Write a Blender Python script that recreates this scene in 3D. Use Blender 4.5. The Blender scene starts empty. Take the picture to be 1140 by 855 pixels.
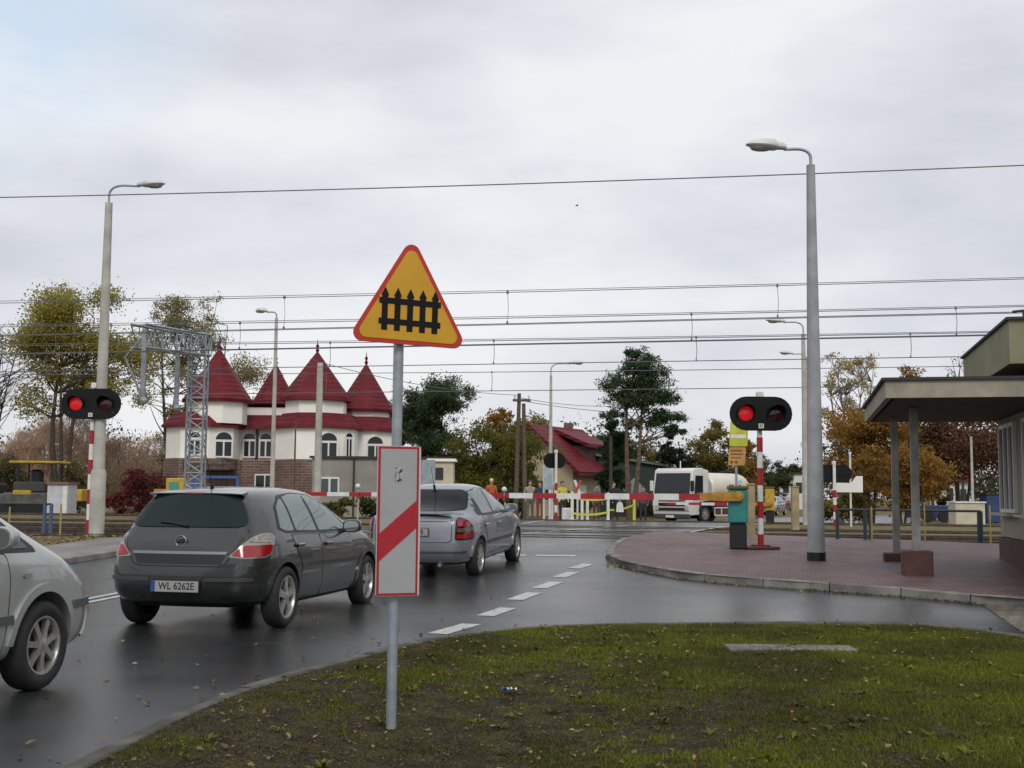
import bpy, bmesh, math, random
import numpy as np
from mathutils import Vector, Matrix
from mathutils.bvhtree import BVHTree
R = math.radians
rnd = random.Random(7)
scn = bpy.context.scene
COL = scn.collection

# ------------------------------------------------------------------ camera, sky, sun, exposure
F, PIT, ROL, EYE = 1350.0, math.atan(123.5/1350.0), 0.008, 1.40
cd = bpy.data.cameras.new("camera"); cam = bpy.data.objects.new("camera", cd); COL.objects.link(cam)
cd.sensor_width = 36.0; cd.lens = 36.0*F/1140.0; cd.clip_start = 0.1; cd.clip_end = 3000
cam.matrix_world = Matrix.Translation((0, 0, EYE)) @ Matrix.Rotation(R(90)+PIT, 4, 'X') @ Matrix.Rotation(ROL, 4, 'Z')
scn.camera = cam
scn.view_settings.view_transform = 'Standard'; scn.view_settings.look = 'None'
scn.view_settings.exposure = 0.0; scn.view_settings.gamma = 1.0; scn.view_settings.use_curve_mapping = False
SUN_EL, SUN_AZ = R(40), R(176)          # compass-like: the sun stands behind the camera
W = bpy.data.worlds.new("World"); scn.world = W; W.use_nodes = True
nt = W.node_tree; nt.nodes.clear()
def N(t, **k):
    n = nt.nodes.new(t)
    for a, b in k.items(): setattr(n, a, b)
    return n
out = N('ShaderNodeOutputWorld'); bg = N('ShaderNodeBackground'); bg.inputs['Strength'].default_value = 0.1
sky = N('ShaderNodeTexSky'); sky.sky_type = 'NISHITA'; sky.sun_disc = False
sky.sun_elevation = SUN_EL; sky.sun_rotation = SUN_AZ; sky.air_density = 1.2; sky.dust_density = 2.0
tc = N('ShaderNodeTexCoord'); mp = N('ShaderNodeMapping'); mp.inputs['Scale'].default_value = (1.6, 1.6, 4.2)
mp.inputs['Location'].default_value = (0.35, 0.1, 0.2); mp.inputs['Rotation'].default_value = (0.25, 0.35, 0.3)
n1 = N('ShaderNodeTexNoise'); n1.inputs['Scale'].default_value = 1.5; n1.inputs['Detail'].default_value = 9; n1.inputs['Roughness'].default_value = .54
n2 = N('ShaderNodeTexNoise'); n2.inputs['Scale'].default_value = 3.4; n2.inputs['Detail'].default_value = 8; n2.inputs['Roughness'].default_value = .55
r1 = N('ShaderNodeValToRGB')
for e, (p, c) in zip((0, 1), ((.37, (6.5, 6.7, 7.35, 1)), (.62, (9.1, 9.2, 9.4, 1)))):
    r1.color_ramp.elements[e].position = p; r1.color_ramp.elements[e].color = c

sep = N('ShaderNodeSeparateXYZ'); zen = N('ShaderNodeMapRange'); zen.inputs['From Min'].default_value = .3; zen.inputs['From Max'].default_value = 1.0
zen.inputs['To Min'].default_value = 1.0; zen.inputs['To Max'].default_value = 1.1
mul = N('ShaderNodeVectorMath', operation='SCALE'); mix = N('ShaderNodeMixRGB')
L = nt.links.new
L(tc.outputs['Generated'], mp.inputs[0]); L(mp.outputs[0], n1.inputs['Vector']); L(mp.outputs[0], n2.inputs['Vector'])
L(n1.outputs[0], r1.inputs[0])
L(tc.outputs['Generated'], sep.inputs[0]); L(sep.outputs['Z'], zen.inputs['Value'])
L(r1.outputs[0], mul.inputs[0]); L(zen.outputs[0], mul.inputs['Scale'])
L(sky.outputs[0], mix.inputs[1]); L(mul.outputs[0], mix.inputs[2]); mix.inputs[0].default_value = .93      # thin overall cloud over the clear sky
# one pale blue gap in the cloud, high to the left of the road
gap = N('ShaderNodeVectorMath', operation='DOT_PRODUCT'); gd = Vector((-.42, .84, .405)).normalized(); gap.inputs[1].default_value = gd
gn = N('ShaderNodeVectorMath', operation='NORMALIZE'); L(tc.outputs['Generated'], gn.inputs[0]); L(gn.outputs[0], gap.inputs[0])
gm = N('ShaderNodeMapRange'); gm.inputs['From Min'].default_value = .972; gm.inputs['From Max'].default_value = .999; L(gap.outputs['Value'], gm.inputs['Value'])
ga = N('ShaderNodeMath', operation='MULTIPLY_ADD'); L(n2.outputs[0], ga.inputs[0]); ga.inputs[1].default_value = -3.2; ga.inputs[2].default_value = 1.55
gs = N('ShaderNodeMath', operation='ADD', use_clamp=True); L(gm.outputs[0], gs.inputs[0]); L(ga.outputs[0], gs.inputs[1])
gp_ = N('ShaderNodeMath', operation='MULTIPLY', use_clamp=True); L(gs.outputs[0], gp_.inputs[0]); L(gm.outputs[0], gp_.inputs[1])
mixb = N('ShaderNodeMixRGB'); mixb.inputs[2].default_value = (5.9, 7.4, 9.1, 1); L(gp_.outputs[0], mixb.inputs[0]); L(mix.outputs[0], mixb.inputs[1])
L(mixb.outputs[0], bg.inputs['Color']); L(bg.outputs[0], out.inputs[0])
sl = bpy.data.lights.new("sun", 'SUN'); sl.energy = 1.3; sl.angle = R(18); sl.color = (1.0, .95, .87)
so = bpy.data.objects.new("sun", sl); COL.objects.link(so)
sd = Vector((math.sin(SUN_AZ)*math.cos(SUN_EL), math.cos(SUN_AZ)*math.cos(SUN_EL), math.sin(SUN_EL)))
so.rotation_euler = sd.to_track_quat('Z', 'Y').to_euler()

# ------------------------------------------------------------------ site frame: the railway runs along D, the road along NV
NX, NY = .215, .977
def zs(s):
    if s < 13: return 0.0
    if s < 25.5: return .4*((s-13)/12.5)**1.25
    if s < 46: return .4
    t = min(1, (s-46)/20); return .4*(1-t*t*(3-2*t))
def zt(x, y): return zs(NX*x+NY*y)
def ST(s, t): return (s*NX+t*NY, s*NY-t*NX)         # s across the tracks, t along them
def ray(px, py):
    u2, v2 = px-570, py-427.5
    u = u2*math.cos(ROL)+v2*math.sin(ROL); v = -u2*math.sin(ROL)+v2*math.cos(ROL)
    x, zc = u/F, -v/F
    return Vector((x, math.cos(PIT)-zc*math.sin(PIT), math.sin(PIT)+zc*math.cos(PIT)))
def gp(px, py, off=0.0):
    """the ground point seen there in the photograph"""
    r = ray(px, py); t = 3.0
    while t < 400:
        p = Vector((0, 0, EYE))+r*t
        if p.z <= zt(p.x, p.y)+off: break
        t += .01
    return p
def at(px, py, Y):
    r = ray(px, py); t = Y/r.y
    return Vector((r.x*t, Y, EYE+r.z*t))

# ------------------------------------------------------------------ materials
MATS = {}
def mat(name, col, rough=.6, metal=0.0, var=.0, vs=3.0, bump=0.0, bs=40.0, col2=None, emit=None, spec=.5, coat=0.0, c2lo=.4, c2hi=.65, rvar=0.0, alpha=1.0, detail=6):
    if name in MATS: return MATS[name]
    m = bpy.data.materials.new(name); m.use_nodes = True; t = m.node_tree
    b = t.nodes['Principled BSDF']; b.inputs['Roughness'].default_value = rough; b.inputs['Metallic'].default_value = metal
    b.inputs['Specular IOR Level'].default_value = spec; b.inputs['Coat Weight'].default_value = coat; b.inputs['Coat Roughness'].default_value = .05
    c = (*col, 1); b.inputs['Base Color'].default_value = c; b.inputs['Alpha'].default_value = alpha
    tcn = t.nodes.new('ShaderNodeTexCoord')
    if col2 or var:
        n = t.nodes.new('ShaderNodeTexNoise'); n.inputs['Scale'].default_value = vs; n.inputs['Detail'].default_value = detail; n.inputs['Roughness'].default_value = .6
        t.links.new(tcn.outputs['Object'], n.inputs['Vector'])
        rp = t.nodes.new('ShaderNodeValToRGB'); rp.color_ramp.elements[0].position = c2lo; rp.color_ramp.elements[1].position = c2hi
        if col2: a, d = col, col2
        else: a, d = [x*(1-var) for x in col], [min(1, x*(1+var)) for x in col]
        rp.color_ramp.elements[0].color = (*a, 1); rp.color_ramp.elements[1].color = (*d, 1)
        t.links.new(n.outputs[0], rp.inputs[0]); t.links.new(rp.outputs[0], b.inputs['Base Color'])
        if rvar:
            mr = t.nodes.new('ShaderNodeMapRange'); mr.inputs['To Min'].default_value = rough-rvar; mr.inputs['To Max'].default_value = rough+rvar
            mr.inputs['From Min'].default_value = .3; mr.inputs['From Max'].default_value = .7
            n3 = t.nodes.new('ShaderNodeTexNoise'); n3.inputs['Scale'].default_value = vs*.37; n3.inputs['Detail'].default_value = 4
            t.links.new(tcn.outputs['Object'], n3.inputs['Vector'])
            t.links.new(n3.outputs[0], mr.inputs['Value']); t.links.new(mr.outputs[0], b.inputs['Roughness'])
    if bump:
        n4 = t.nodes.new('ShaderNodeTexNoise'); n4.inputs['Scale'].default_value = bs; n4.inputs['Detail'].default_value = 4
        bp = t.nodes.new('ShaderNodeBump'); bp.inputs['Strength'].default_value = bump; bp.inputs['Distance'].default_value = .02
        t.links.new(tcn.outputs['Object'], n4.inputs['Vector']); t.links.new(n4.outputs[0], bp.inputs['Height']); t.links.new(bp.outputs[0], b.inputs['Normal'])
    if emit:
        b.inputs['Emission Color'].default_value = (*emit[:3], 1); b.inputs['Emission Strength'].default_value = emit[3]
    MATS[name] = m; return m
def leafmat(name, cols, trans=.25, patch=None):
    if name in MATS: return MATS[name]
    m = bpy.data.materials.new(name); m.use_nodes = True; t = m.node_tree; b = t.nodes['Principled BSDF']
    g = t.nodes.new('ShaderNodeNewGeometry'); rp = t.nodes.new('ShaderNodeValToRGB'); rp.color_ramp.interpolation = 'LINEAR'
    els = rp.color_ramp.elements
    while len(els) < len(cols): els.new(.5)
    for i, c in enumerate(cols): els[i].position = i/(len(cols)-1); els[i].color = (*c, 1)
    t.links.new(g.outputs['Random Per Island'], rp.inputs[0]); t.links.new(rp.outputs[0], b.inputs['Base Color'])
    b.inputs['Roughness'].default_value = .65; b.inputs['Specular IOR Level'].default_value = .25
    if patch:      # broad drifts of another growth
        tcn = t.nodes.new('ShaderNodeTexCoord'); nz = t.nodes.new('ShaderNodeTexNoise'); nz.inputs['Scale'].default_value = patch[1]; nz.inputs['Detail'].default_value = 7; nz.inputs['Roughness'].default_value = .65
        r2_ = t.nodes.new('ShaderNodeValToRGB'); r2_.color_ramp.elements[0].position = .42; r2_.color_ramp.elements[1].position = .58
        mx_ = t.nodes.new('ShaderNodeMixRGB'); mx_.inputs[2].default_value = (*patch[0], 1)
        t.links.new(tcn.outputs['Object'], nz.inputs['Vector']); t.links.new(nz.outputs[0], r2_.inputs[0]); t.links.new(r2_.outputs[0], mx_.inputs[0]); t.links.new(rp.outputs[0], mx_.inputs[1]); t.links.new(mx_.outputs[0], b.inputs['Base Color'])
    tr = t.nodes.new('ShaderNodeBsdfTranslucent'); mx = t.nodes.new('ShaderNodeMixShader'); mx.inputs[0].default_value = trans
    t.links.new(rp.outputs[0], tr.inputs[0]); t.links.new(b.outputs[0], mx.inputs[1]); t.links.new(tr.outputs[0], mx.inputs[2])
    t.links.new(mx.outputs[0], t.nodes['Material Output'].inputs[0]); MATS[name] = m; return m
def brickmat(name, c1, c2, mortar, bw, bh, rough=.7, off=.5, msize=.02, bump=.3, rot=0.0, vertical=False):
    m = bpy.data.materials.new(name); m.use_nodes = True; t = m.node_tree; b = t.nodes['Principled BSDF']
    tcn = t.nodes.new('ShaderNodeTexCoord'); mpn = t.nodes.new('ShaderNodeMapping'); br = t.nodes.new('ShaderNodeTexBrick')
    mpn.inputs['Rotation'].default_value = (R(90), 0, 0) if vertical else (0, 0, rot)
    br.inputs['Color1'].default_value = (*c1, 1); br.inputs['Color2'].default_value = (*c2, 1); br.inputs['Mortar'].default_value = (*mortar, 1)
    br.inputs['Scale'].default_value = 1.0; br.inputs['Brick Width'].default_value = bw; br.inputs['Row Height'].default_value = bh
    br.inputs['Mortar Size'].default_value = msize; br.offset = off
    n = t.nodes.new('ShaderNodeTexNoise'); n.inputs['Scale'].default_value = .9; n.inputs['Detail'].default_value = 8
    mx = t.nodes.new('ShaderNodeMixRGB'); mx.blend_type = 'MULTIPLY'; mx.inputs[0].default_value = .8
    rp = t.nodes.new('ShaderNodeValToRGB'); rp.color_ramp.elements[0].position = .3; rp.color_ramp.elements[0].color = (.5, .5, .5, 1); rp.color_ramp.elements[1].position = .65
    t.links.new(tcn.outputs['Object'], mpn.inputs[0]); t.links.new(mpn.outputs[0], br.inputs['Vector']); t.links.new(tcn.outputs['Object'], n.inputs['Vector'])
    t.links.new(n.outputs[0], rp.inputs[0]); t.links.new(br.outputs[0], mx.inputs[1]); t.links.new(rp.outputs[0], mx.inputs[2]); t.links.new(mx.outputs[0], b.inputs['Base Color'])
    b.inputs['Roughness'].default_value = rough
    bp = t.nodes.new('ShaderNodeBump'); bp.inputs['Strength'].default_value = bump; bp.inputs['Distance'].default_value = .01; bp.invert = True
    t.links.new(br.outputs['Fac'], bp.inputs['Height']); t.links.new(bp.outputs[0], b.inputs['Normal'])
    MATS[name] = m; return m

M_conc = mat('concrete', (.30, .30, .28), .8, var=.25, vs=2.5, bump=.3, bs=60)
M_conc_l = mat('pale_concrete', (.42, .41, .37), .8, var=.18, vs=2.0, bump=.25, bs=50)
M_galv = mat('galvanised_steel', (.30, .34, .37), .45, .35, var=.15, vs=6)
M_steel = mat('steel', (.33, .36, .38), .4, .6, var=.15, vs=8)
M_dsteel = mat('dark_steel', (.03, .035, .035), .5, .3)
M_black = mat('black_plastic', (.012, .013, .014), .45, spec=.4)
M_rubber = mat('tyre_rubber', (.018, .018, .019), .8, var=.3, vs=30, bump=.2, bs=90)
M_red = mat('red_paint', (.34, .012, .018), .45, var=.18, vs=9)
M_white = mat('white_paint', (.68, .68, .66), .45, var=.10, vs=7)
M_glass = mat('car_glass', (.010, .019, .019), .04, spec=.26)
M_glass_l = mat('side_glass_painted_light', (.13, .17, .16), .04, spec=.9)  # opaque; light coming through the windows is put into the pale green
M_chrome = mat('chrome', (.26, .265, .27), .34, 1.0)
M_alloy = mat('alloy_wheel', (.46, .45, .42), .35, .7, var=.15, vs=15)
M_darkin = mat('dark_recess', (.006, .006, .006), .9)
M_lampred = mat('red_lamp_lens', (.30, .008, .013), .08, spec=.8)
M_lampdred = mat('dark_red_lens', (.035, .003, .004), .12, spec=.6)
M_lampclear = mat('clear_lamp_lens', (.30, .285, .26), .10, .35)
M_yel = mat('sign_yellow', (.56, .30, .006), .4, var=.06, vs=4)
M_yelpaint = mat('yellow_paint', (.50, .32, .03), .5, var=.2, vs=5)
M_ochre = mat('ochre_paint', (.40, .20, .02), .55, var=.2, vs=7)
M_teal = mat('teal_paint', (.02, .21, .20), .45, var=.15, vs=5)
M_wood = mat('weathered_wood', (.10, .075, .055), .85, var=.3, vs=8)
M_bark = mat('bark', (.06, .045, .035), .9, var=.35, vs=9, bump=.6, bs=20)
M_barkpine = mat('pine_bark', (.125, .08, .055), .9, var=.35, vs=6, bump=.5, bs=20)
M_barkgrey = mat('grey_bark', (.13, .115, .10), .9, var=.3, vs=9)
M_lineW = mat('road_marking_paint', (.40, .41, .41), .5, var=.2, vs=6, c2lo=.3, c2hi=.6)
M_win = mat('window_glass', (.02, .024, .028), .06, spec=.4)
M_winl = mat('pale_window_glass', (.16, .18, .19), .08, spec=.8)
M_pvc = mat('white_window_frame', (.72, .72, .70), .4, var=.05)
M_skin = mat('skin', (.45, .28, .21), .6, var=.1)

# ------------------------------------------------------------------ object helpers
def tag(o, label=None, cat=None, group=None, kind=None):
    if label: o['label'] = label
    if cat: o['category'] = cat
    if group: o['group'] = group
    if kind: o['kind'] = kind
    return o
def thing(name, label, cat, loc=(0, 0, 0), rz=0.0, group=None):
    o = bpy.data.objects.new(name, None); COL.objects.link(o); o.location = loc; o.rotation_euler = (0, 0, rz); o.empty_display_size = .2
    return tag(o, label, cat, group)
class MB:
    def __init__(s): s.v = []; s.f = []; s.m = []
    def add(s, vs, fs, mi=0):
        k = len(s.v); s.v += [tuple(v) for v in vs]; s.f += [tuple(i+k for i in f) for f in fs]; s.m += [mi]*len(fs); return s
    def box(s, c, d, rz=0.0, mi=0, tilt=None, bev=0.0):
        x, y, z = d[0]/2, d[1]/2, d[2]/2
        if bev:
            b = min(bev, x*.9, y*.9, z*.9); pts = []
            for sx in (-1, 1):
                for sy in (-1, 1):
                    for sz in (-1, 1): pts += [(sx*(x-b), sy*(y-b), sz*z), (sx*(x-b), sy*y, sz*(z-b)), (sx*x, sy*(y-b), sz*(z-b))]
            bm = bmesh.new(); [bm.verts.new(p) for p in pts]; bmesh.ops.convex_hull(bm, input=bm.verts); bm.verts.index_update()
            vs = [v.co.copy() for v in bm.verts]; fs = [[v.index for v in f.verts] for f in bm.faces]; bm.free()
        else:
            vs = [Vector(p) for p in ((-x,-y,-z),(x,-y,-z),(x,y,-z),(-x,y,-z),(-x,-y,z),(x,-y,z),(x,y,z),(-x,y,z))]
            fs = [(3,2,1,0),(4,5,6,7),(0,1,5,4),(1,2,6,5),(2,3,7,6),(3,0,4,7)]
        m = Matrix.Rotation(rz, 3, 'Z')
        if tilt is not None: m = m @ tilt
        return s.add([m @ Vector(v)+Vector(c) for v in vs], fs, mi)
    def tube(s, pts, rs, n=8, mi=0, cap=True):
        pts = [Vector(p) for p in pts]
        if not hasattr(rs, '__len__'): rs = [rs]*len(pts)
        vs = []; fs = []; up0 = None
        for i, p in enumerate(pts):
            d = (pts[min(i+1, len(pts)-1)]-pts[max(i-1, 0)]).normalized()
            a = Vector((1, 0, 0)) if abs(d.z) > .85 else Vector((0, 0, 1))
            if up0 is not None: a = up0
            u = (a-d*a.dot(d)).normalized(); w = d.cross(u); up0 = u
            for k in range(n):
                q = 2*math.pi*k/n; vs.append(p+(u*math.cos(q)+w*math.sin(q))*rs[i])
        for i in range(len(pts)-1):
            for k in range(n): fs.append((i*n+k, i*n+(k+1) % n, (i+1)*n+(k+1) % n, (i+1)*n+k))
        if cap: fs.append(tuple(range(n-1, -1, -1))); fs.append(tuple((len(pts)-1)*n+k for k in range(n)))
        return s.add(vs, fs, mi)
    def lathe(s, prof, c=(0, 0, 0), axis='Z', n=24, mi=0):
        vs = []; fs = []; c = Vector(c)
        for (r, h) in prof:
            for k in range(n):
                a = 2*math.pi*k/n; p = Vector((r*math.cos(a), r*math.sin(a), h))
                if axis == 'Y': p = Vector((p.x, p.z, p.y))
                if axis == 'X': p = Vector((p.z, p.x, p.y))
                vs.append(p+c)
        for i in range(len(prof)-1):
            for k in range(n): fs.append((i*n+k, i*n+(k+1) % n, (i+1)*n+(k+1) % n, (i+1)*n+k))
        return s.add(vs, fs, mi)
    def ball(s, c, r, n=12, mi=0):
        r = r if hasattr(r, '__len__') else (r, r, r); k = max(4, n//2)
        prof = [(math.sin(math.pi*i/k)+1e-4, -math.cos(math.pi*i/k)) for i in range(k+1)]
        vs = []; fs = []
        for (a, h) in prof:
            for j in range(n): q = 2*math.pi*j/n; vs.append((c[0]+r[0]*a*math.cos(q), c[1]+r[1]*a*math.sin(q), c[2]+r[2]*h))
        for i in range(k):
            for j in range(n): fs.append((i*n+j, i*n+(j+1) % n, (i+1)*n+(j+1) % n, (i+1)*n+j))
        return s.add(vs, fs, mi)
    def prism(s, poly, origin, ux, uy, depth, mi=0):
        """outline in the plane ux, uy at origin, given thickness along ux x uy"""
        o, ux, uy = Vector(origin), Vector(ux), Vector(uy); w = ux.cross(uy).normalized()*depth; n = len(poly)
        a = [o+ux*p[0]+uy*p[1] for p in poly]
        return s.add(a+[p+w for p in a], [tuple(range(n-1, -1, -1)), tuple(range(n, 2*n))]+[(i, (i+1) % n, n+(i+1) % n, n+i) for i in range(n)], mi)
    def build(s, name, mats, parent=None, smooth=False, loc=None, rz=0.0):
        me = bpy.data.meshes.new(name); me.from_pydata(s.v, [], s.f)
        for m in (mats if isinstance(mats, (list, tuple)) else [mats]): me.materials.append(m)
        me.polygons.foreach_set('material_index', s.m)
        bm = bmesh.new(); bm.from_mesh(me); bmesh.ops.recalc_face_normals(bm, faces=bm.faces); bm.to_mesh(me); bm.free()
        if smooth: me.polygons.foreach_set('use_smooth', [True]*len(me.polygons)); me.set_sharp_from_angle(angle=R(38))
        me.update(); o = bpy.data.objects.new(name, me); COL.objects.link(o); o.parent = parent
        if loc is not None: o.location = loc
        if rz: o.rotation_euler = (0, 0, rz)
        return o
def copy_tree(o, parent=None):
    c = o.copy(); COL.objects.link(c); c.parent = parent
    for ch in list(o.children): copy_tree(ch, c)
    return c
def rounded(poly, r=.03, n=3):
    out = []; m = len(poly)
    for i in range(m):
        p = Vector(poly[i][:2]); a = Vector(poly[i-1][:2]); b = Vector(poly[(i+1) % m][:2])
        da, db = a-p, b-p; ra = min(r, da.length*.45, db.length*.45)
        p0, p1 = p+da.normalized()*ra, p+db.normalized()*ra
        for k in range(n+1):
            t = k/n; q = p0*(1-t)**2+p*2*t*(1-t)+p1*t*t; out.append((q.x, q.y))
    return out
def spline(pts, k=6):
    pts = [Vector(p) for p in pts]; out = []
    for i in range(len(pts)-1):
        p0, p1, p2, p3 = pts[max(i-1, 0)], pts[i], pts[i+1], pts[min(i+2, len(pts)-1)]
        for j in range(k):
            t = j/k; out.append(.5*((2*p1)+(-p0+p2)*t+(2*p0-5*p1+4*p2-p3)*t*t+(-p0+3*p1-3*p2+p3)*t**3))
    out.append(pts[-1]); return out
SLICES = [13+.8*i for i in range(17)]+[25.5, 26.2, 26.8, 46]+[48+2*i for i in range(10)]
def sheet(name, poly, off, m, skirt=0.0, kind='structure', label=None, zf=zt, extra=()):
    bm = bmesh.new(); bm.faces.new([bm.verts.new((p[0], p[1], 0)) for p in poly])
    for s in list(SLICES)+list(extra):
        bmesh.ops.bisect_plane(bm, geom=bm.verts[:]+bm.edges[:]+bm.faces[:], plane_co=(s*NX, s*NY, 0), plane_no=(NX, NY, 0), dist=1e-5)
    bmesh.ops.triangulate(bm, faces=bm.faces[:])
    for v in bm.verts: v.co.z = zf(v.co.x, v.co.y)+off
    bmesh.ops.recalc_face_normals(bm, faces=bm.faces[:])
    if bm.faces and sum(f.normal.z for f in bm.faces) < 0: bmesh.ops.reverse_faces(bm, faces=bm.faces[:])
    if skirt:
        ed = [e for e in bm.edges if e.is_boundary]; r = bmesh.ops.extrude_edge_only(bm, edges=ed)
        for v in [g for g in r['geom'] if isinstance(g, bmesh.types.BMVert)]: v.co.z -= skirt
    me = bpy.data.meshes.new(name); bm.to_mesh(me); bm.free(); me.materials.append(m)
    o = bpy.data.objects.new(name, me); COL.objects.link(o); o['kind'] = kind
    return o
def sweep(name, line, w, off0, off1, m, kind='structure', gap=0.0):
    """kerb: a rectangular section along a plan line, to the left of its direction"""
    mb = MB(); pts = [Vector((p[0], p[1])) for p in line]; ins = []
    for i, p in enumerate(pts):
        d = (pts[min(i+1, len(pts)-1)]-pts[max(i-1, 0)]).normalized(); ins.append(p+Vector((-d.y, d.x))*w)
    vs = []
    for p, q in zip(pts, ins):
        z0, z1 = zt(p.x, p.y)+off0, zt(p.x, p.y)+off1
        vs += [(p.x, p.y, z0), (p.x, p.y, z1-.015), (p.x+(q.x-p.x)*.12, p.y+(q.y-p.y)*.12, z1), (q.x, q.y, z1), (q.x, q.y, z0)]
    n = 5
    for i in range(len(pts)-1):
        A, B = [Vector(v) for v in vs[i*n:i*n+n]], [Vector(v) for v in vs[i*n+n:i*n+2*n]]; g = gap/2/max(.05, (A[0]-B[0]).length); j = Vector((0, 0, rnd.uniform(-.006, .006) if gap else 0))
        P = [a.lerp(b, g)+j for a, b in zip(A, B)]+[b.lerp(a, g)+j for a, b in zip(A, B)]
        mb.add(P, [(k, (k+1) % n, n+(k+1) % n, n+k) for k in range(n)]+[(4, 3, 2, 1, 0), (5, 6, 7, 8, 9)])
    o = mb.build(name, m); o['kind'] = kind; return o
def text_mesh(s, size, depth=.002, bold=False):
    c = bpy.data.curves.new('txt', 'FONT'); c.body = s; c.size = size; c.align_x = 'CENTER'; c.align_y = 'CENTER'; c.extrude = depth
    if bold: c.offset = size*.012
    o = bpy.data.objects.new('txt', c); COL.objects.link(o); dg = bpy.context.evaluated_depsgraph_get()
    me = bpy.data.meshes.new_from_object(o.evaluated_get(dg)); bpy.data.objects.remove(o); bpy.data.curves.remove(c); return me
def text_obj(name, s, size, m, parent, matx, depth=.002, bold=False):
    me = text_mesh(s, size, depth, bold); me.transform(matx); me.materials.clear(); me.materials.append(m)
    o = bpy.data.objects.new(name, me); COL.objects.link(o); o.parent = parent; return o
# ------------------------------------------------------------------ the setting: ground, road, tracks, pavements
M_asph = mat('wet_asphalt', (.015, .016, .017), .23, col2=(.042, .043, .043), vs=.9, rvar=.13, bump=.14, bs=130, spec=.5, detail=12, c2lo=.3, c2hi=.75)
M_dirt = mat('dirt_and_dry_grass', (.13, .095, .052), .95, col2=(.17, .155, .065), vs=.55, bump=.8, bs=12, spec=.15)
M_ballast = mat('track_ballast', (.10, .08, .055), .95, col2=(.22, .19, .12), vs=3.5, bump=1.0, bs=18, spec=.15)
M_pave = mat('grey_pavement', (.20, .19, .18), .8, var=.25, vs=1.5, bump=.3, bs=50)
M_kerbd = mat('dirty_kerb', (.055, .05, .04), .85, col2=(.125, .12, .10), vs=2.5, bump=.5, bs=40)
M_kerb = mat('kerb_concrete', (.20, .195, .175), .8, var=.35, vs=2.2, bump=.4, bs=40)
M_brickpave = brickmat('red_block_paving', (.27, .155, .145), (.17, .098, .095), (.055, .05, .045), .20, .10, .62, msize=.014, bump=.4, rot=.55)
M_drive = brickmat('beige_block_paving', (.26, .23, .18), (.20, .18, .14), (.07, .06, .05), .20, .20, .7, msize=.014, bump=.4)
M_soil = mat('mossy_soil', (.032, .023, .014), .95, col2=(.060, .056, .019), vs=4.5, bump=1.0, bs=55, spec=.15, c2lo=.42, c2hi=.58, detail=9)
M_railtop = mat('rail_steel', (.10, .075, .06), .55, .5, var=.3, vs=5)
M_sleeper = mat('sleeper_concrete', (.16, .14, .12), .9, var=.3, vs=4)

S_L = [-200, -60, -20, -8.5, -8, 0, 11, 12, 13]+SLICES[1:17]+[25.5, 25.9, 26.7, 27.2, 35.2, 36.0, 46, 48, 50, 50.4, 51.4, 52]+[54+2*i for i in range(7)]+[70, 90, 150, 300, 900]
T_L = [-900, -300, -120, -60, -30, -15, -5.6, -5, 0, 5, 9, 9.6, 15, 30, 60, 120, 300, 900]
mb = MB(); vs = []
for s in S_L:
    w = max(0, min(1, (s-26.0)/.8))*max(0, min(1, (36.0-s)/.8))
    for t in T_L: x, y = ST(s, t); vs.append((x, y, zs(s)-.03-.13*w-(.4 if -9 < s < 11.5 and -5.5 < t < 9.5 else 0)))
nT = len(T_L)
mb.add(vs, [(i*nT+j, i*nT+j+1, (i+1)*nT+j+1, (i+1)*nT+j) for i in range(len(S_L)-1) for j in range(nT-1)])
o = mb.build('ground', M_dirt, smooth=True); tag(o, kind='structure')

GRASS_EDGE = [(-2.75, -6), (-2.45, 2)]+[tuple(gp(*p)[:2]) for p in ((115, 848), (230, 790), (310, 760), (400, 735), (480, 715), (540, 706), (600, 700), (680, 697), (760, 696), (900, 695), (1050, 697), (1130, 710))]+[(5.7, 11.3), (6.3, 9.5), (6.6, 6), (6.8, -6)]
KERB_R = [tuple(gp(*p, .10)[:2]) for p in ((676, 611), (675, 616), (684, 621), (700, 626), (760, 637), (850, 645), (940, 651), (1040, 658), (1140, 667))]+[(9.5, 13.3), (14, 11.0)]
KERB_R = [(3.6, 31.0), (2.75, 27.6), (2.15, 25.0)]+KERB_R
ge = [tuple(p) for p in spline([(a, b, 0) for a, b in GRASS_EDGE[1:-1]], 5)]; ge = [(-2.75, -6)]+[(p[0], p[1]) for p in ge]+[(6.8, -6)]
kr = [(p[0], p[1]) for p in spline([(a, b, 0) for a, b in KERB_R], 5)]
xl = lambda y: -7.6+.2126*(y-21.3)
LEFT = [(xl(-14), -14), (xl(10), 10), (xl(21.3), 21.3), (xl(31), 31), (-4.3, 36), (-1.6, 46), (3.2, 58), (9.5, 70), (20, 86), (48, 118)]
left = [(p[0], p[1]) for p in spline([(a, b, 0) for a, b in LEFT], 4)]
FARR = [(60, 110), (32, 82), (20.5, 66), (13.2, 53.5), (8.4, 43), (5.2, 35.5), (3.6, 31)]
farr = [(p[0], p[1]) for p in spline([(a, b, 0) for a, b in FARR], 4)]
road_poly = left+farr[:-1]+kr+[(14, 6), (6.9, 6)]+[p for p in reversed(ge[:-1])]
sheet('road', road_poly, 0.0, M_asph, skirt=.3)

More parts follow.
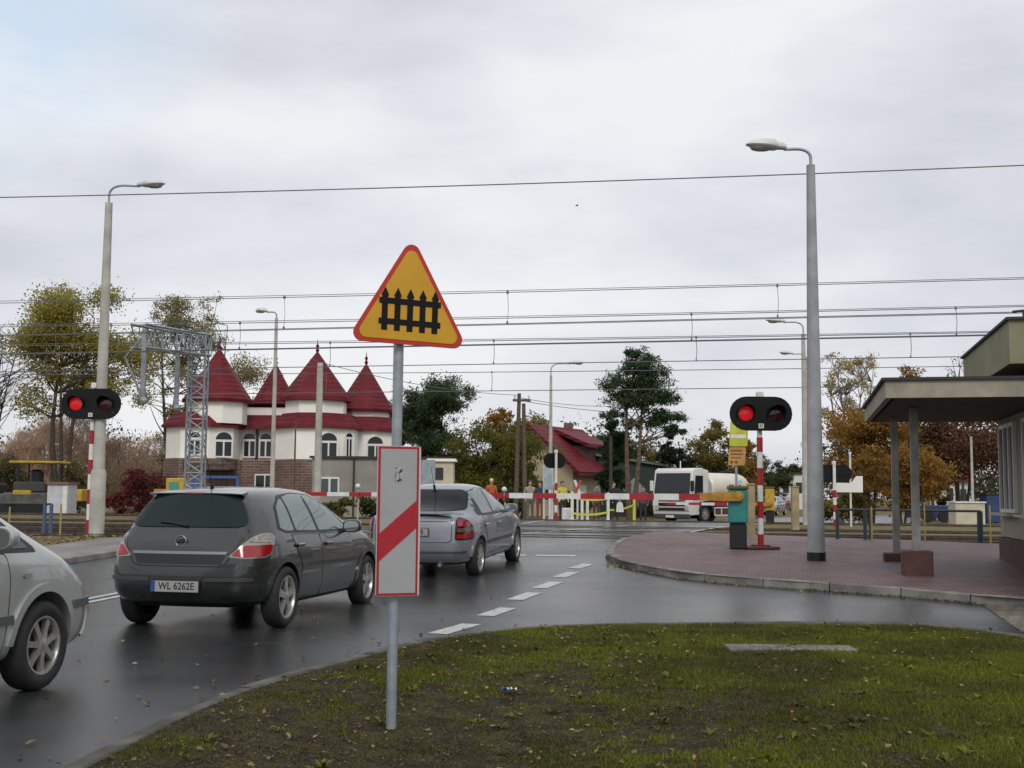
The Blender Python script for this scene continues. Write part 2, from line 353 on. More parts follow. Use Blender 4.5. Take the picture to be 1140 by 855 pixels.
def strip(name, a, b, w, label=None):
    """a painted stripe from a to b"""
    a, b = Vector(a[:2]), Vector(b[:2]); d = (b-a).normalized(); n = Vector((-d.y, d.x))*w/2
    o = sheet(name, [tuple(a-n), tuple(b-n), tuple(b+n), tuple(a+n)], .005, M_lineW); return o
def line_strip(name, pts, w):
    pts = [Vector(p[:2]) for p in pts]; l = []; r = []
    for i, p in enumerate(pts):
        d = (pts[min(i+1, len(pts)-1)]-pts[max(i-1, 0)]).normalized(); n = Vector((-d.y, d.x))*w/2; l.append(tuple(p+n)); r.append(tuple(p-n))
    return sheet(name, l+r[::-1], .005, M_lineW)
dash = [((487, 706), (525, 695)), ((540, 686), (566, 677)), ((573, 668), (595, 660)), ((600, 655), (620, 648)), ((622, 643), (638, 637)), ((639, 633), (655, 628))]
for a, b in dash: strip('edge_dash', gp(*a), gp(*b), .22)
cl = [(xl(y)+3.45, y) for y in (-14, 0, 10, 16, 21, 27)]
line_strip('centre_line', [(x-.12, y) for x, y in cl], .11); line_strip('centre_line', [(x+.12, y) for x, y in cl], .11)
strip('stop_line', gp(548, 618), gp(586, 618.4), .30); strip('stop_line', gp(597, 618.5), gp(641, 619), .30)
a, b = gp(728, 599), gp(806, 586); line_strip('road_edge_line', [a, (a+b)/2, b], .14)
a, b = gp(580, 583), gp(668, 578); line_strip('road_edge_line', [a, b], .16)
a, b = gp(581, 594), gp(700, 585); line_strip('centre_line', [a, b], .14)

# brick pavement by the station, its kerb, the driveway
pave_poly = kr+[(16, 12), (24, 20.4), ST(25.6, 24), ST(25.6, 8), ST(25.6, 5.0), (4.25, 31.2)]
sheet('brick_pavement', pave_poly, .10, M_brickpave)
kerb_line = [p for p in kr if p[1] < 26]
def resample(line, d):
    out = [Vector(line[0])]; acc = 0
    for a, b in zip(line[:-1], line[1:]):
        a, b = Vector(a), Vector(b); l = (b-a).length; t = d-acc
        while t <= l: out.append(a.lerp(b, t/l)); t += d
        acc = (acc+l) % d
    return out+[Vector(line[-1])]
sweep('kerb', resample(kerb_line, 1.0), .14, -.1, .115, M_kerb, gap=.02)
sheet('driveway', [tuple(gp(1094, 674)[:2]), tuple(gp(1136, 703)[:2]), (7.5, 10), (14, 8), (13.5, 11.0), (9.3, 13.1), (7.0, 14.6)], .012, M_drive, skirt=.05)
# left pavement
lw = [(xl(y)-.15, y) for y in (-14, 5, 15, 20, 25, 26.8)]; lw2 = [(xl(y)-2.15, y) for y in (26.2, 25, 20, 15, 5, -14)]
sheet('pavement', lw+lw2, .085, M_pave, skirt=.12)
sweep('kerb', [(xl(y), y) for y in (-14, 0, 8, 13, 15, 17, 19, 21, 23, 25, 27)], .15, -.1, .10, M_kerb)
sweep('kerb', resample(ge[::-1], 1.0), -.10, -.2, .022, M_kerbd, gap=.016)

# tracks
for i, sc in enumerate((29.3, 33.3, 38.4, 48.4)):
    p = [ST(sc-1.5, -150), ST(sc-1.5, 90), ST(sc+1.5, 90), ST(sc+1.5, -150)]
    if i < 2: sheet('ballast', [q for q in p], -.13, M_ballast)
    tr = thing('railway_track', 'rusty railway track on brown ballast, %s' % ['nearest to the brick pavement', 'second from the near barrier', 'third from the near barrier', 'farthest, beyond a wide gap of ballast'][i], 'track', (*ST(sc, 0), .27), math.atan2(-NX, NY), 'railway tracks of the crossing')
    for sgn in (-1, 1):
        m = MB()
        m.prism([(-.07, 0), (.07, 0), (.07, .015), (.012, .03), (.012, .11), (.036, .12), (.036, .152), (-.036, .152), (-.036, .12), (-.012, .11), (-.012, .03), (-.07, .015)], (-150, sgn*.7525, 0), (0, 1, 0), (0, 0, 1), 240)
        m.build('rail', M_railtop, tr)
    m = MB()
    for k in range(-60, 70):
        if -9.5 < k*.9 < 6.5: continue
        m.box((k*.9, 0, -.045), (.26, 2.5, .13))
    (tag(m.build('sleepers', M_sleeper, tr), kind='stuff') if i < 2 else None)

# ------------------------------------------------------------------ grass verge with its hollow
def seg_d(x, y, line):
    best = 1e9
    for (ax, ay), (bx, by) in zip(line[:-1], line[1:]):
        dx, dy = bx-ax, by-ay; t = max(0, min(1, ((x-ax)*dx+(y-ay)*dy)/(dx*dx+dy*dy+1e-9)))
        best = min(best, math.hypot(x-ax-t*dx, y-ay-t*dy))
    return best
from mathutils import noise as mn
def grass_z(x, y):
    d = seg_d(x, y, ge); k = min(1, max(0, (d-.08)/1.5)); k = k*k*(3-2*k)
    h = -.17*math.exp(-(((x-.1)/2.2)**2+((y-7.3)/1.9)**2))+.05*math.exp(-(((x-4)/1.6)**2+((y-9.5)/1.7)**2))
    return .012+k*(h+.03*mn.noise(Vector((x*1.3, y*1.3, 0)))+.018*mn.noise(Vector((x*4, y*4, 3))))
def inpoly(x, y, poly):
    c = False; j = len(poly)-1
    for i in range(len(poly)):
        (xi, yi), (xj, yj) = poly[i], poly[j]
        if (yi > y) != (yj > y) and x < (xj-xi)*(y-yi)/(yj-yi)+xi: c = not c
        j = i
    return c
gin = [(p.x, p.y) for p in [Vector(q) for q in ge]]
bm = bmesh.new(); bm.faces.new([bm.verts.new((x, y, 0)) for x, y in gin])
for i in range(-12, 30):
    for co, no in (((i*.25, 0, 0), (1, 0, 0)),):
        bmesh.ops.bisect_plane(bm, geom=bm.verts[:]+bm.edges[:]+bm.faces[:], plane_co=co, plane_no=no, dist=1e-5)
for i in range(-8, 56):
    bmesh.ops.bisect_plane(bm, geom=bm.verts[:]+bm.edges[:]+bm.faces[:], plane_co=(0, i*.25, 0), plane_no=(0, 1, 0), dist=1e-5)
bmesh.ops.triangulate(bm, faces=bm.faces[:])
for v in bm.verts: v.co.z = grass_z(v.co.x, v.co.y)
bmesh.ops.recalc_face_normals(bm, faces=bm.faces[:])
me = bpy.data.meshes.new('verge'); bm.to_mesh(me); bm.free(); me.materials.append(M_soil); me.polygons.foreach_set('use_smooth', [True]*len(me.polygons))
vo = bpy.data.objects.new('verge', me); COL.objects.link(vo); vo['kind'] = 'structure'
vbv = BVHTree.FromPolygons([v.co.copy() for v in me.vertices], [tuple(p.vertices) for p in me.polygons])
def vz(x, y):
    h = vbv.ray_cast(Vector((x, y, 5)), Vector((0, 0, -1)))[0]; return h.z if h else None
def flat_mesh(name, verts, nper, m, kind=None, parent=None):
    """many small separate polygons of nper corners, written fast"""
    v = np.asarray(verts, dtype=np.float32).reshape(-1, 3); n = len(v)//nper
    me = bpy.data.meshes.new(name); me.vertices.add(len(v)); me.vertices.foreach_set('co', v.ravel())
    me.loops.add(len(v)); me.loops.foreach_set('vertex_index', np.arange(len(v), dtype=np.int32))
    me.polygons.add(n); me.polygons.foreach_set('loop_start', np.arange(0, len(v), nper, dtype=np.int32)); me.polygons.foreach_set('loop_total', np.full(n, nper, dtype=np.int32))
    me.materials.append(m); me.update(calc_edges=True); o = bpy.data.objects.new(name, me); COL.objects.link(o); o.parent = parent
    if kind: o['kind'] = kind
    return o
M_blade = leafmat('grass_blades', [(.034, .044, .010), (.065, .080, .014), (.10, .115, .018), (.055, .060, .015), (.11, .10, .030), (.11, .08, .038)], .3, ((.155, .185, .014), .75))
bv = []; r_ = random.Random(3)
while len(bv) < 3*260000:
    y = 5.9+7.7*r_.random()**1.15; x = r_.uniform(-2.3, min(6.2, .43*y+.3))
    if not inpoly(x, y, gin): continue
    dens = .56+.9*mn.noise(Vector((x*1.1, y*1.1, 7)))+1.0*mn.noise(Vector((x*3.1, y*3.1, 2)))+.9*mn.noise(Vector((x*8, y*8, 5)))+.26*(x-.5)+.12*(y-9.0)-.8*math.exp(-(((x-.2)/1.0)**2+((y-8.3)/1.0)**2))
    if seg_d(x, y, ge) < .05+.05*mn.noise(Vector((x*5, y*5, 1))): continue
    if r_.random() > dens: continue
    z = vz(x, y)
    if z is None: continue
    for q in range(3):
        a = r_.uniform(0, 6.28); h = r_.uniform(.008, .026)*(1.0 if r_.random() < .965 else 2.2); w = r_.uniform(.003, .007); xx = x+r_.gauss(0, .015); yy = y+r_.gauss(0, .015)
        l = h*r_.uniform(.2, 1.1); b = r_.uniform(0, 6.28)
        bv += [(xx-w*math.cos(a), yy-w*math.sin(a), z-.004), (xx+w*math.cos(a), yy+w*math.sin(a), z-.004), (xx+l*math.cos(b), yy+l*math.sin(b), z+h)]
for i in range(150):                     # broad leaved weeds in rosettes
    y = 6+7*r_.random(); x = r_.uniform(-2, 5.5)
    if not inpoly(x, y, gin): continue
    z = vz(x, y)
    if z is None: continue
    for q in range(r_.randint(7, 14)):
        a = r_.uniform(0, 6.28); l = r_.uniform(.03, .075); w = l*.22; h = l*r_.uniform(.25, .8); c_, s_ = math.cos(a), math.sin(a); t1 = (x+c_*l, y+s_*l, z+h); m_ = (x+c_*l*.55, y+s_*l*.55, z+h*.75)
        L_, R_ = (m_[0]-s_*w, m_[1]+c_*w, m_[2]), (m_[0]+s_*w, m_[1]-c_*w, m_[2]); bv += [(x, y, z), R_, L_, L_, R_, t1]
tag(flat_mesh('grass', bv, 3, M_blade, 'stuff'), 'short mossy grass of the roadside verge', 'grass')
M_stub = leafmat('dead_grass_stubble', [(.030, .022, .013), (.060, .042, .022), (.050, .052, .016), (.10, .075, .035), (.035, .040, .012), (.16, .12, .06), (.045, .03, .018)], .15)
sv = []
while len(sv) < 3*190000:
    y = 5.9+7.7*r_.random()**1.3; x = r_.uniform(-2.4, min(6.2, .43*y+.3))
    if not inpoly(x, y, gin): continue
    z = vz(x, y)
    if z is None: continue
    for q in range(6):
        a = r_.uniform(0, 6.28); h = r_.uniform(.001, .012); w = r_.uniform(.002, .006); xx = x+r_.gauss(0, .02); yy = y+r_.gauss(0, .02); l = r_.uniform(.006, .028); b = r_.uniform(0, 6.28)
        sv += [(xx-w*math.cos(a), yy-w*math.sin(a), z+.001), (xx+w*math.cos(a), yy+w*math.sin(a), z+.001), (xx+l*math.cos(b), yy+l*math.sin(b), z+h)]
tag(flat_mesh('dead_grass', sv, 3, M_stub, 'stuff'), 'brown dead grass and soil crumbs between the green patches', 'dead grass')
M_fall = leafmat('fallen_leaf', [(.16, .10, .03), (.24, .17, .05), (.10, .05, .025), (.30, .25, .13), (.13, .07, .03), (.22, .20, .05)], .1)
def leaf_at(x, y, z, s):
    a = r_.uniform(0, 6.28); n = Vector((r_.gauss(0, .35), r_.gauss(0, .35), 1)).normalized(); u = n.orthogonal().normalized(); w = n.cross(u)
    u, w = u*math.cos(a)+w*math.sin(a), w*math.cos(a)-u*math.sin(a); c = Vector((x, y, z+.4*s))
    return [c-u*s, c-u*.2*s+w*.62*s+n*.18*s, c+u*s, c-u*.2*s-w*.62*s+n*.18*s]
lv = []
while len(lv) < 4*1500:
    y = r_.uniform(6, 13.4); x = r_.uniform(-2.3, 5.6)
    if not inpoly(x, y, gin) or (x > 1 and r_.random() < .5): continue
    z = vz(x, y)
    if z is not None: lv += leaf_at(x, y, z+.008, r_.uniform(.008, .026))
litter_ = 0
while litter_ < 3600:                    # crumbs of dead grass and broken leaf in the bare patches
    y = r_.uniform(6, 12.5); x = r_.uniform(-2.3, 4.5); litter_ += 1
    if not inpoly(x, y, gin) or r_.random() < .12*(x+2): continue
    z = vz(x, y)
    if z is not None: lv += leaf_at(x, y, z+.004, r_.uniform(.005, .013))
for i in range(240):                     # on the wet asphalt, most along the kerbs
    if i < 110: y = 6.3+11*r_.random()**1.6; x = xl(y)+r_.uniform(2.5, 9)
    elif i < 180:
        k = r_.randrange(5, len(ge)-8); x, y = ge[k]; x += r_.uniform(-.5, .1); y += r_.uniform(0, .35)
    else:
        k = r_.randrange(len(kr)//3, len(kr)-4); x, y = kr[k]; x -= r_.uniform(0, .25); y -= r_.uniform(.05, .35)
    if inpoly(x, y, gin) or not inpoly(x, y, road_poly): continue
    lv += leaf_at(x, y, zt(x, y)+.004, r_.uniform(.018, .036))
for i in range(420):                     # litter on the dirt by the left signal and along the brick kerb
    px = r_.uniform(60, 140); p = gp(px, r_.uniform(596, 606)); lv += leaf_at(p.x+r_.gauss(0, .6), p.y, zt(p.x, p.y)-.02, r_.uniform(.03, .06))
for i in range(500):
    k = r_.randrange(len(kr)//3, len(kr)-3); t = r_.random(); x = kr[k][0]*(1-t)+kr[k+1][0]*t; y = kr[k][1]*(1-t)+kr[k+1][1]*t
    d = abs(r_.gauss(0, .09))+.02; lv += leaf_at(x-d*.4, y-d, zt(x, y)+.002, r_.uniform(.01, .03))
tag(flat_mesh('fallen_leaves', lv, 4, M_fall, 'stuff'), 'scattered yellow and brown autumn leaves', 'leaves')
p = gp(880, 726); m = MB(); m.box((0, 0, 0), (1.15, .36, .05), bev=.01); m.box((-.08, 0, .026), (.10, .05, .012), bev=.004); o = m.build('concrete_slab', mat('slab_concrete', (.10, .10, .09), .85, col2=(.20, .20, .18), vs=3, bump=.3, bs=50)); o.location = (p.x, p.y, (vz(p.x, p.y) or 0)-.006); o.rotation_euler = (0, 0, -.03)
tag(o, 'grey concrete slab lying flush in the grass verge', 'slab')
# crumpled wrapper
m = MB(); wv = []
for i in range(6):
    for j in range(5): wv.append(((i-2.5)*.022, (j-2)*.018, .02+.016*r_.random()+.012*math.sin(i*2.1+j)))
m.add(wv, [(i*5+j, i*5+j+1, i*5+j+6, i*5+j+5) for i in range(5) for j in range(4)])
m.m = [0 if (k % 20) < 10 else 1 for k in range(len(m.f))]
p = gp(567, 764); o = m.build('wrapper', [mat('blue_foil', (.03, .09, .35), .4), M_white]); o.location = (p.x, p.y, (vz(p.x, p.y) or 0)+.012); tag(o, 'crumpled blue and white wrapper lying in the grass', 'litter')
# ------------------------------------------------------------------ road sign with its countdown plate
sp = Vector((-.765, 8.0, -.15)); sz = vz(sp.x, sp.y) or -.14; sp.z = sz-.02
SG = thing('warning_sign', 'yellow triangular sign with black fence symbol above a red striped white plate', 'sign', sp)
lean = .004
m = MB(); m.tube([(0, 0, -.3), (lean*2.6, 0, 2.66)], .034, 16); m.build('post', M_galv, SG, True)
def yawed(px, w, thick, top, bot, yaw): pass
yaw = R(24)
ux = Vector((math.cos(yaw), math.sin(yaw), 0)); uy = Vector((0, 0, 1)); nn = ux.cross(uy)      # nn points to the viewer
def rtri(s, r, n=6):
    h = s*math.sqrt(3)/2; P = [Vector((-s/2, 0)), Vector((s/2, 0)), Vector((0, h))]; c = Vector((0, h/3)); out = []
    for i, p in enumerate(P):
        ctr = p+(c-p).normalized()*(2*r); base = math.atan2((p-c).y, (p-c).x)
        for k in range(n+1): a = base-R(60)+R(120)*k/n; out.append((ctr.x+r*math.cos(a), ctr.y+r*math.sin(a)))
    return out
tilt = R(-1.2)
def tl(poly, dx=0, dz=0): return [(p[0]*math.cos(tilt)-p[1]*math.sin(tilt)+dx, p[0]*math.sin(tilt)+p[1]*math.cos(tilt)+dz) for p in poly]
TS = .845; Z0 = at(452, 385, 8.0).z-sp.z
X0 = at(455, 385, 8.0).x-sp.x
oc = Vector((X0-.0, -.05, Z0))
m = MB(); m.prism(tl(rtri(TS, .06)), oc, ux, uy, .012); TP = m.build('triangle_plate', M_red, SG)
TP.data.materials.clear(); TP.data.materials.append(mat('sign_red', (.46, .022, .012), .4, var=.05, vs=4))
m = MB(); m.prism(tl(rtri(TS-.098, .045), 0, .028), oc+nn*.0125, ux, uy, .003); m.build('yellow_field', M_yel, TP)
m = MB(); o2 = oc+nn*.016; cx = 0
for k in range(5):
    x = (k-2)*.0875; w = .0205
    m.prism(tl([(x-w, .085), (x+w, .085), (x+w, .315), (x+w+.007, .315), (x, .372), (x-w-.007, .315), (x-w, .315)]), o2, ux, uy, .002)
for z in (.125, .262): m.prism(tl([(-.215, z), (.215, z), (.215, z+.038), (-.215, z+.038)]), o2+nn*.0022, ux, uy, .002)
m.build('fence_symbol', mat('sign_black', (.006, .006, .007), .6, spec=.2), TP)
m = MB(); m.prism(tl(rtri(TS-.02, .055), 0, .006), oc-nn*.003, ux, uy, .0028); m.build('back_sheet', M_galv, TP)
# countdown plate
zb, zt_ = at(442, 664, 7.9).z-sp.z, at(442, 496.5, 7.9).z-sp.z
xc = at(442.5, 580, 7.9).x-sp.x; pw = .292; ph = zt_-zb
yaw2 = R(22); ux2 = Vector((math.cos(yaw2), math.sin(yaw2), 0)); nn2 = ux2.cross(uy)
oc2 = Vector((xc, -.062, zb))
m = MB(); m.prism(rounded([(-pw/2, 0), (pw/2, 0), (pw/2, ph), (-pw/2, ph)], .012), oc2, ux2, uy, .012); PL = m.build('plate', mat('sign_plate_edge', (.55, .55, .54), .4, .2), SG)
m = MB(); fr = [(-pw/2+.003, .003), (pw/2-.012, .003), (pw/2-.012, ph-.003), (-pw/2+.003, ph-.003)]
m.prism(fr, oc2+nn2*.0125, ux2, uy, .002); m.build('red_border', mat('sign_dark_red', (.36, .012, .022), .4, var=.06, vs=4), PL)
b = .016; m = MB(); m.prism([(fr[0][0]+b, fr[0][1]+b), (fr[1][0]-b, fr[1][1]+b), (fr[2][0]-b, fr[2][1]-b), (fr[3][0]+b, fr[3][1]-b)], oc2+nn2*.015, ux2, uy, .002); m.build('white_field', mat('sign_white', (.33, .34, .345), .5, var=.05, vs=3), PL)
m = MB(); l_, r2 = fr[0][0]+b*.5, fr[1][0]-b*.5; k = ph/168
m.prism([(l_, 38*k), (r2, 77*k), (r2, 108*k), (l_, 69*k)], oc2+nn2*.0175, ux2, uy, .002); m.build('red_stripe', MATS['sign_dark_red'], PL)
m = MB(); o3 = oc2+nn2*.0175; q = [(-.026, .755), (.022, .755), (.022, .855), (-.026, .855)]
m.prism([(-.030, ph*.755), (.018, ph*.755), (.018, ph*.855), (-.030, ph*.855)], o3, ux2, uy, .001)
m.build('sticker', mat('faded_sticker', (.38, .39, .39), .6, col2=(.03, .03, .03), vs=45, c2lo=.52, c2hi=.58), PL)
m = MB()
CL = [(lean*z, -.005, z) for z in (Z0+.12, Z0+.45, zb+.2, zb+.8)]
for q in CL: m = MB(); m.box(q, (.10, .10, .03)); m.build('clamp', M_galv, SG)

# ------------------------------------------------------------------ lamp posts
def lamp_post(px, py, pxt, pyt, rb, rt, armdir, arm, mat_, label, off=0.0, Y=None, sleeve=False, foot=False, head=.62):
    b = gp(px, py, off) if Y is None else Vector((at(px, 500, Y).x, Y, zt(at(px, 500, Y).x, Y)))
    H = at(pxt, pyt, b.y).z-b.z
    t = thing('street_lamp', label, 'street lamp', b, 0, 'street lamps along the road')
    m = MB(); m.tube([(0, 0, -.2), (0, 0, H*.5), (0, 0, H)], [rb, (rb+rt)/2, rt], 16); p = m.build('pole', mat_, t, True)
    if sleeve: m = MB(); m.lathe([(rb*1.02, 0), (rb*1.16, 0), (rb*1.16, 1.42), (rb*1.0, 1.5)], n=16); m.build('sleeve', mat_, t, True)
    if foot: m = MB(); m.lathe([(rb*1.0, -.02), (rb*1.05, -.02), (rb*1.05, .14), (rb*1.0, .14)], n=16); m.build('foot_band', M_black, t, True)
    d = Vector((math.cos(armdir), math.sin(armdir), 0)); r = .028; k = arm
    pts = [Vector((0, 0, H-.1)), Vector((0, 0, H+.22*k)), d*.06*k+Vector((0, 0, H+.36*k)), d*.18*k+Vector((0, 0, H+.43*k)), d*.36*k+Vector((0, 0, H+.46*k)), d*.75*k+Vector((0, 0, H+.45*k))]
    m = MB(); m.tube(spline(pts, 4), r, 10); m.build('arm', M_galv, t, True)
    s = Vector((-d.y, d.x, 0)); o = d*.68*k+Vector((0, 0, H+.45*k)); vs = []; n = 12; L_ = head
    prof = [(0, .05, .06), (.08, .08, .09), (.2, .09, .095), (.3, .15, .135), (.6, .16, .13), (.85, .13, .085), (1.0, .05, .02)]
    for (u, hw, hh) in prof:
        for q in range(n):
            a = 2*math.pi*q/n; vs.append(o+d*(u*L_)+s*(hw*math.cos(a))+Vector((0, 0, .03+u*.05+(hh*math.sin(a) if math.sin(a) > 0 else hh*.45*math.sin(a)))))
    m = MB(); m.add(vs, [(i*n+q, i*n+(q+1) % n, (i+1)*n+(q+1) % n, (i+1)*n+q) for i in range(len(prof)-1) for q in range(n)]+[tuple(range(n)), tuple((len(prof)-1)*n+q for q in range(n))])
    h = m.build('lamp_head', mat('lamp_housing', (.58, .60, .59), .5, var=.08), t, True)
    m = MB(); c = o+d*.62*L_+Vector((0, 0, .015)); m.ball(c, (.20 if abs(d.x) > .5 else .11, .11 if abs(d.x) > .5 else .2, .055), 12); m.build('lamp_cover', mat('lamp_cover', (.30, .32, .32), .15, spec=.8), h, True)
    return t
lamp_post(909, 624, 906.5, 184, .152, .073, math.pi, .62, mat('grey_pole_concrete', (.30, .32, .33), .75, var=.14, vs=3, bump=.2, bs=60), 'tall grey street lamp on the brick pavement beside the station canopy', off=.1, foot=True, head=.70)
lamp_post(107, 594, 123, 226, .155, .085, R(4), .95, M_conc_l, 'tall pale concrete street lamp beside the red and white signal post at left', off=.02, sleeve=True, head=.66)
lamp_post(304, 560, 305.5, 354, .10, .06, math.pi, .5, M_conc_l, 'thin concrete street lamp in front of the red turret roofs', Y=46, head=.45)
lamp_post(613, 560, 615, 418, .12, .06, 0, 1.3, M_conc_l, 'thin pale street lamp in front of the red roofed yellow house', Y=60, head=.8)
lamp_post(896, 560, 896.5, 372, .12, .075, math.pi, 1.0, M_conc_l, 'pale concrete street lamp just behind the tall grey one at right', Y=46, head=.75)
lamp_post(899, 560, 897, 404, .12, .06, math.pi, 1.0, M_conc_l, 'farthest street lamp, its head just under the second lamp head at right', Y=62, head=.7)

# ------------------------------------------------------------------ crossing signals
M_redlit = mat('lit_red_lens', (.5, .01, .015), .2, emit=(1.0, .012, .02, .20))
M_dark = mat('signal_board_black', (.005, .006, .0065), .6, var=.2, spec=.25)
def stadium(w, h, n=10):
    r = h/2; a = w/2-r
    return [(a+r*math.cos(t), r*math.sin(t)) for t in [R(-90+180*k/n) for k in range(n+1)]]+[(-a+r*math.cos(t), r*math.sin(t)) for t in [R(90+180*k/n) for k in range(n+1)]]
def signal(b, zc, ztop, w, h, label, facing=0.0, lit=None, stripes=None, front=True, base=False, pr=.055):
    t = thing('crossing_signal', label, 'signal', b, facing, 'red light signals of the level crossing')
    m = MB(); z = 0; i = 0
    for k, L_ in enumerate(stripes):
        m.lathe([(pr+.004*(k % 2 == 0), z), (pr+.004*(k % 2 == 0), z+L_)], n=14, mi=k % 2); z += L_
    m.lathe([(pr*.9, z), (pr*.9, ztop-.1), (.0, ztop-.1)], n=14, mi=1)
    m.build('pole', [M_red, M_white], t, True)
    if base: m = MB(); m.box((0, 0, .025), (.62, .5, .05), bev=.01); m.box((0, 0, .06), (.3, .3, .03)); m.build('base_plate', mat('rusty_red_plate', (.10, .025, .02), .7), t)
    m = MB(); m.box((.01, 0, ztop-.05), (.13, .12, .13), bev=.015); m.lathe([(.04, ztop-.14), (.04, ztop-.11)], n=10); m.build('bell_box', M_white, t)
    m = MB(); m.prism(stadium(w, h), (0, -pr-.05, zc), (1, 0, 0), (0, 0, 1), .03); bd = m.build('backboard', M_dark, t)
    m = MB(); m.box((0, -pr-.01, zc), (.12, .12, .1)); m.build('bracket', M_dark, t)
    for sgn in (-1, 1):
        x = sgn*w*.245; r = h*.24; y0 = -pr-.081
        m = MB(); n = 18; L_ = .2
        vs = []; fs = []
        for k in range(n+1):
            a = R(-25+230*k/n); vs += [(x+r*1.08*math.cos(a), y0, zc+r*1.08*math.sin(a)), (x+r*1.02*math.cos(a), y0-L_*(.35+.65*max(0, math.sin(a))), zc+r*1.02*math.sin(a)), (x+r*1.18*math.cos(a), y0, zc+r*1.18*math.sin(a)), (x+r*1.12*math.cos(a), y0-L_*(.35+.65*max(0, math.sin(a))), zc+r*1.12*math.sin(a))]
        for k in range(n):
            q = 4*k; fs += [(q, q+1, q+5, q+4), (q+2, q+6, q+7, q+3), (q+1, q+3, q+7, q+5)]
        m.add(vs, fs); hd = m.build('hood', M_dark, bd)
        m = MB(); m.lathe([(0.001, -.03), (r*.5, -.022), (r*.82, -.004), (r*.9, .0)], (x, y0-.012, zc), 'Y', 20)
        ln = m.build('lens', M_redlit if lit == sgn else M_lampdred, bd, True)
        if lit == sgn: ln['label'] = 'lit red lens'
    m = MB(); m.box((0, -pr-.086, zc-h*.36), (.10, .008, .09)); nb = m.build('number_plate', M_white, bd)
    me = text_obj('digits', '82', .07, M_black, bd, Matrix.Translation((0, -pr-.0925, zc-h*.36)) @ Matrix.Rotation(R(90), 4, 'X'), .001)
    for sx in (-1, 1):
        m = MB(); m.lathe([(.016, -.004), (.016, .012), (.001, .012)], (sx*w*.37, -pr-.088, zc-h*.28), 'Y', 8); m.build('bolt', M_white, bd)
    return t
def sig_from_px(base, ctr, top, w, h, off, **k):
    b = gp(*base, off); u = b.y/1350.0
    return b, at(*ctr, b.y).z-b.z, at(*top, b.y).z-b.z, w*u, h*u
b, zc, zz, w, h = sig_from_px((847, 611), (848, 461), (849, 437), 70, 38, .10)
u = b.y/1350
signal(b, zc, zz, w, h, 'lit crossing signal on red and white pole standing on the brick pavement', 0.03, -1, [x*u for x in (29, 33, 33, 29, 33, 14)]if 0 else [x*u for x in (16, 18, 18, 18, 19, 18, 16)], base=True)
b, zc, zz, w, h = sig_from_px((98, 594), (103, 450), (104, 427), 68, 34, .02)
u = b.y/1350
signal(b, zc, zz, w, h, 'lit crossing signal on red and white pole by the pale lamp post at left', -.05, -1, [x*u for x in (15, 17.5, 16, 17, 16, 17.5, 15)])
Y = 42; x = at(929, 540, Y).x; b = Vector((x, Y, .4))
signal(b, 2.2-.38, 2.6-.36, 1.25, .62, 'crossing signal seen from behind in front of the blank white board', R(180)-.1, None, [.25, .25, .25, .25, .25, .25], pr=.06)
Y = 50; x = at(619, 540, Y).x; b = Vector((x, Y, .4))
signal(b, 2.42, 2.85, 1.05, .62, 'crossing signal seen from behind beside the far left barrier', R(180)+.5, None, [.3, .3, .3, .3, .3, .3], pr=.06)

# ------------------------------------------------------------------ barriers
Dv = Vector((NY, -NX, 0))
def barrier(b, L_, z, seg, rh, label, cab, capy, armmat, first_red=True, flip=False):
    """b: pivot foot; the boom reaches to the left along the track"""
    t = thing('level_crossing_barrier', label, 'barrier', b, math.atan2(-NX, NY), 'red and white barriers of the level crossing')
    m = MB(); m.box((.0, 0, .24), (.42*.75, .40*.75, .48), bev=.02); m.build('pedestal', M_black, t)
    m = MB(); m.box((0, 0, .48+(cab-.48)/2), (.36, .42, cab-.48), bev=.03); c = m.build('cabinet', capy, t)
    m = MB(); m.box((0, 0, cab+.035), (.40, .46, .07), bev=.02); m.build('lid', mat('dark_ochre_lid', (.10, .08, .015), .6), c)
    m = MB(); m.prism([(.06, -.075), (.06, .08), (-.3, .085), (-.7, .06), (-.7, -.06), (-.25, -.085)], (0, -.21, z), (1, 0, 0), (0, 0, 1), .10); m.build('boom_arm', armmat, t)
    m = MB(); m.ball((.02, -.27, z), (.10, .05, .10), 14); m.build('hub', armmat, t, True)
    m = MB(); x = -.62; i = 0
    while x > -L_:
        l = min(seg, x+L_); f = 1-.45*(-x/L_)
        if l < .02: break
        m.box((x-l/2, -.26, z-.012), (l, .05, rh*f), mi=i % 2); x -= l; i += 1
    bo = m.build('boom', [M_red, M_white], t)
    return t, bo
b = gp(822, 611, .10)
bt, bo = barrier(b, 9.3, at(820, 553, b.y).z-b.z+.0, .47, .125, 'near red and white barrier lowered across the road from its teal cabinet', at(822, 541, b.y).z-b.z-.07, M_teal, M_ochre)
for px, pyc in ((404, 542), (573, 545.5)):
    k = at(px, pyc, b.y+1.6); tt = (Vector((k.x, k.y, 0))-Vector((b.x, b.y, 0))).dot(Dv); z = at(px, pyc, b.y-tt*NX).z-b.z
    m = MB(); m.tube([(tt, -.3, z-.22), (tt, -.3, z)], .014, 8); m.ball((tt, -.3, z+.01), .052, 12, 1); m.box((tt, -.3, z-.17), (.05, .03, .1), mi=2); m.build('warning_lamp', [M_steel, M_white, M_red], bo, True)
    m = MB(); m.tube([(tt+.02, -.3, z-.24), (tt-.01, -.3, .05)], .018, 8); m.box((tt-.01, -.3, .03), (.1, .1, .03)); m.build('support_rod', mat('pale_rod', (.42, .38, .22), .6), bo)
m = MB(); m.box((-.3, -.262, at(820, 553, b.y).z-b.z-.0), (.0001+.01, .052, .01)); m.build('boom_bolt', M_steel, bo)
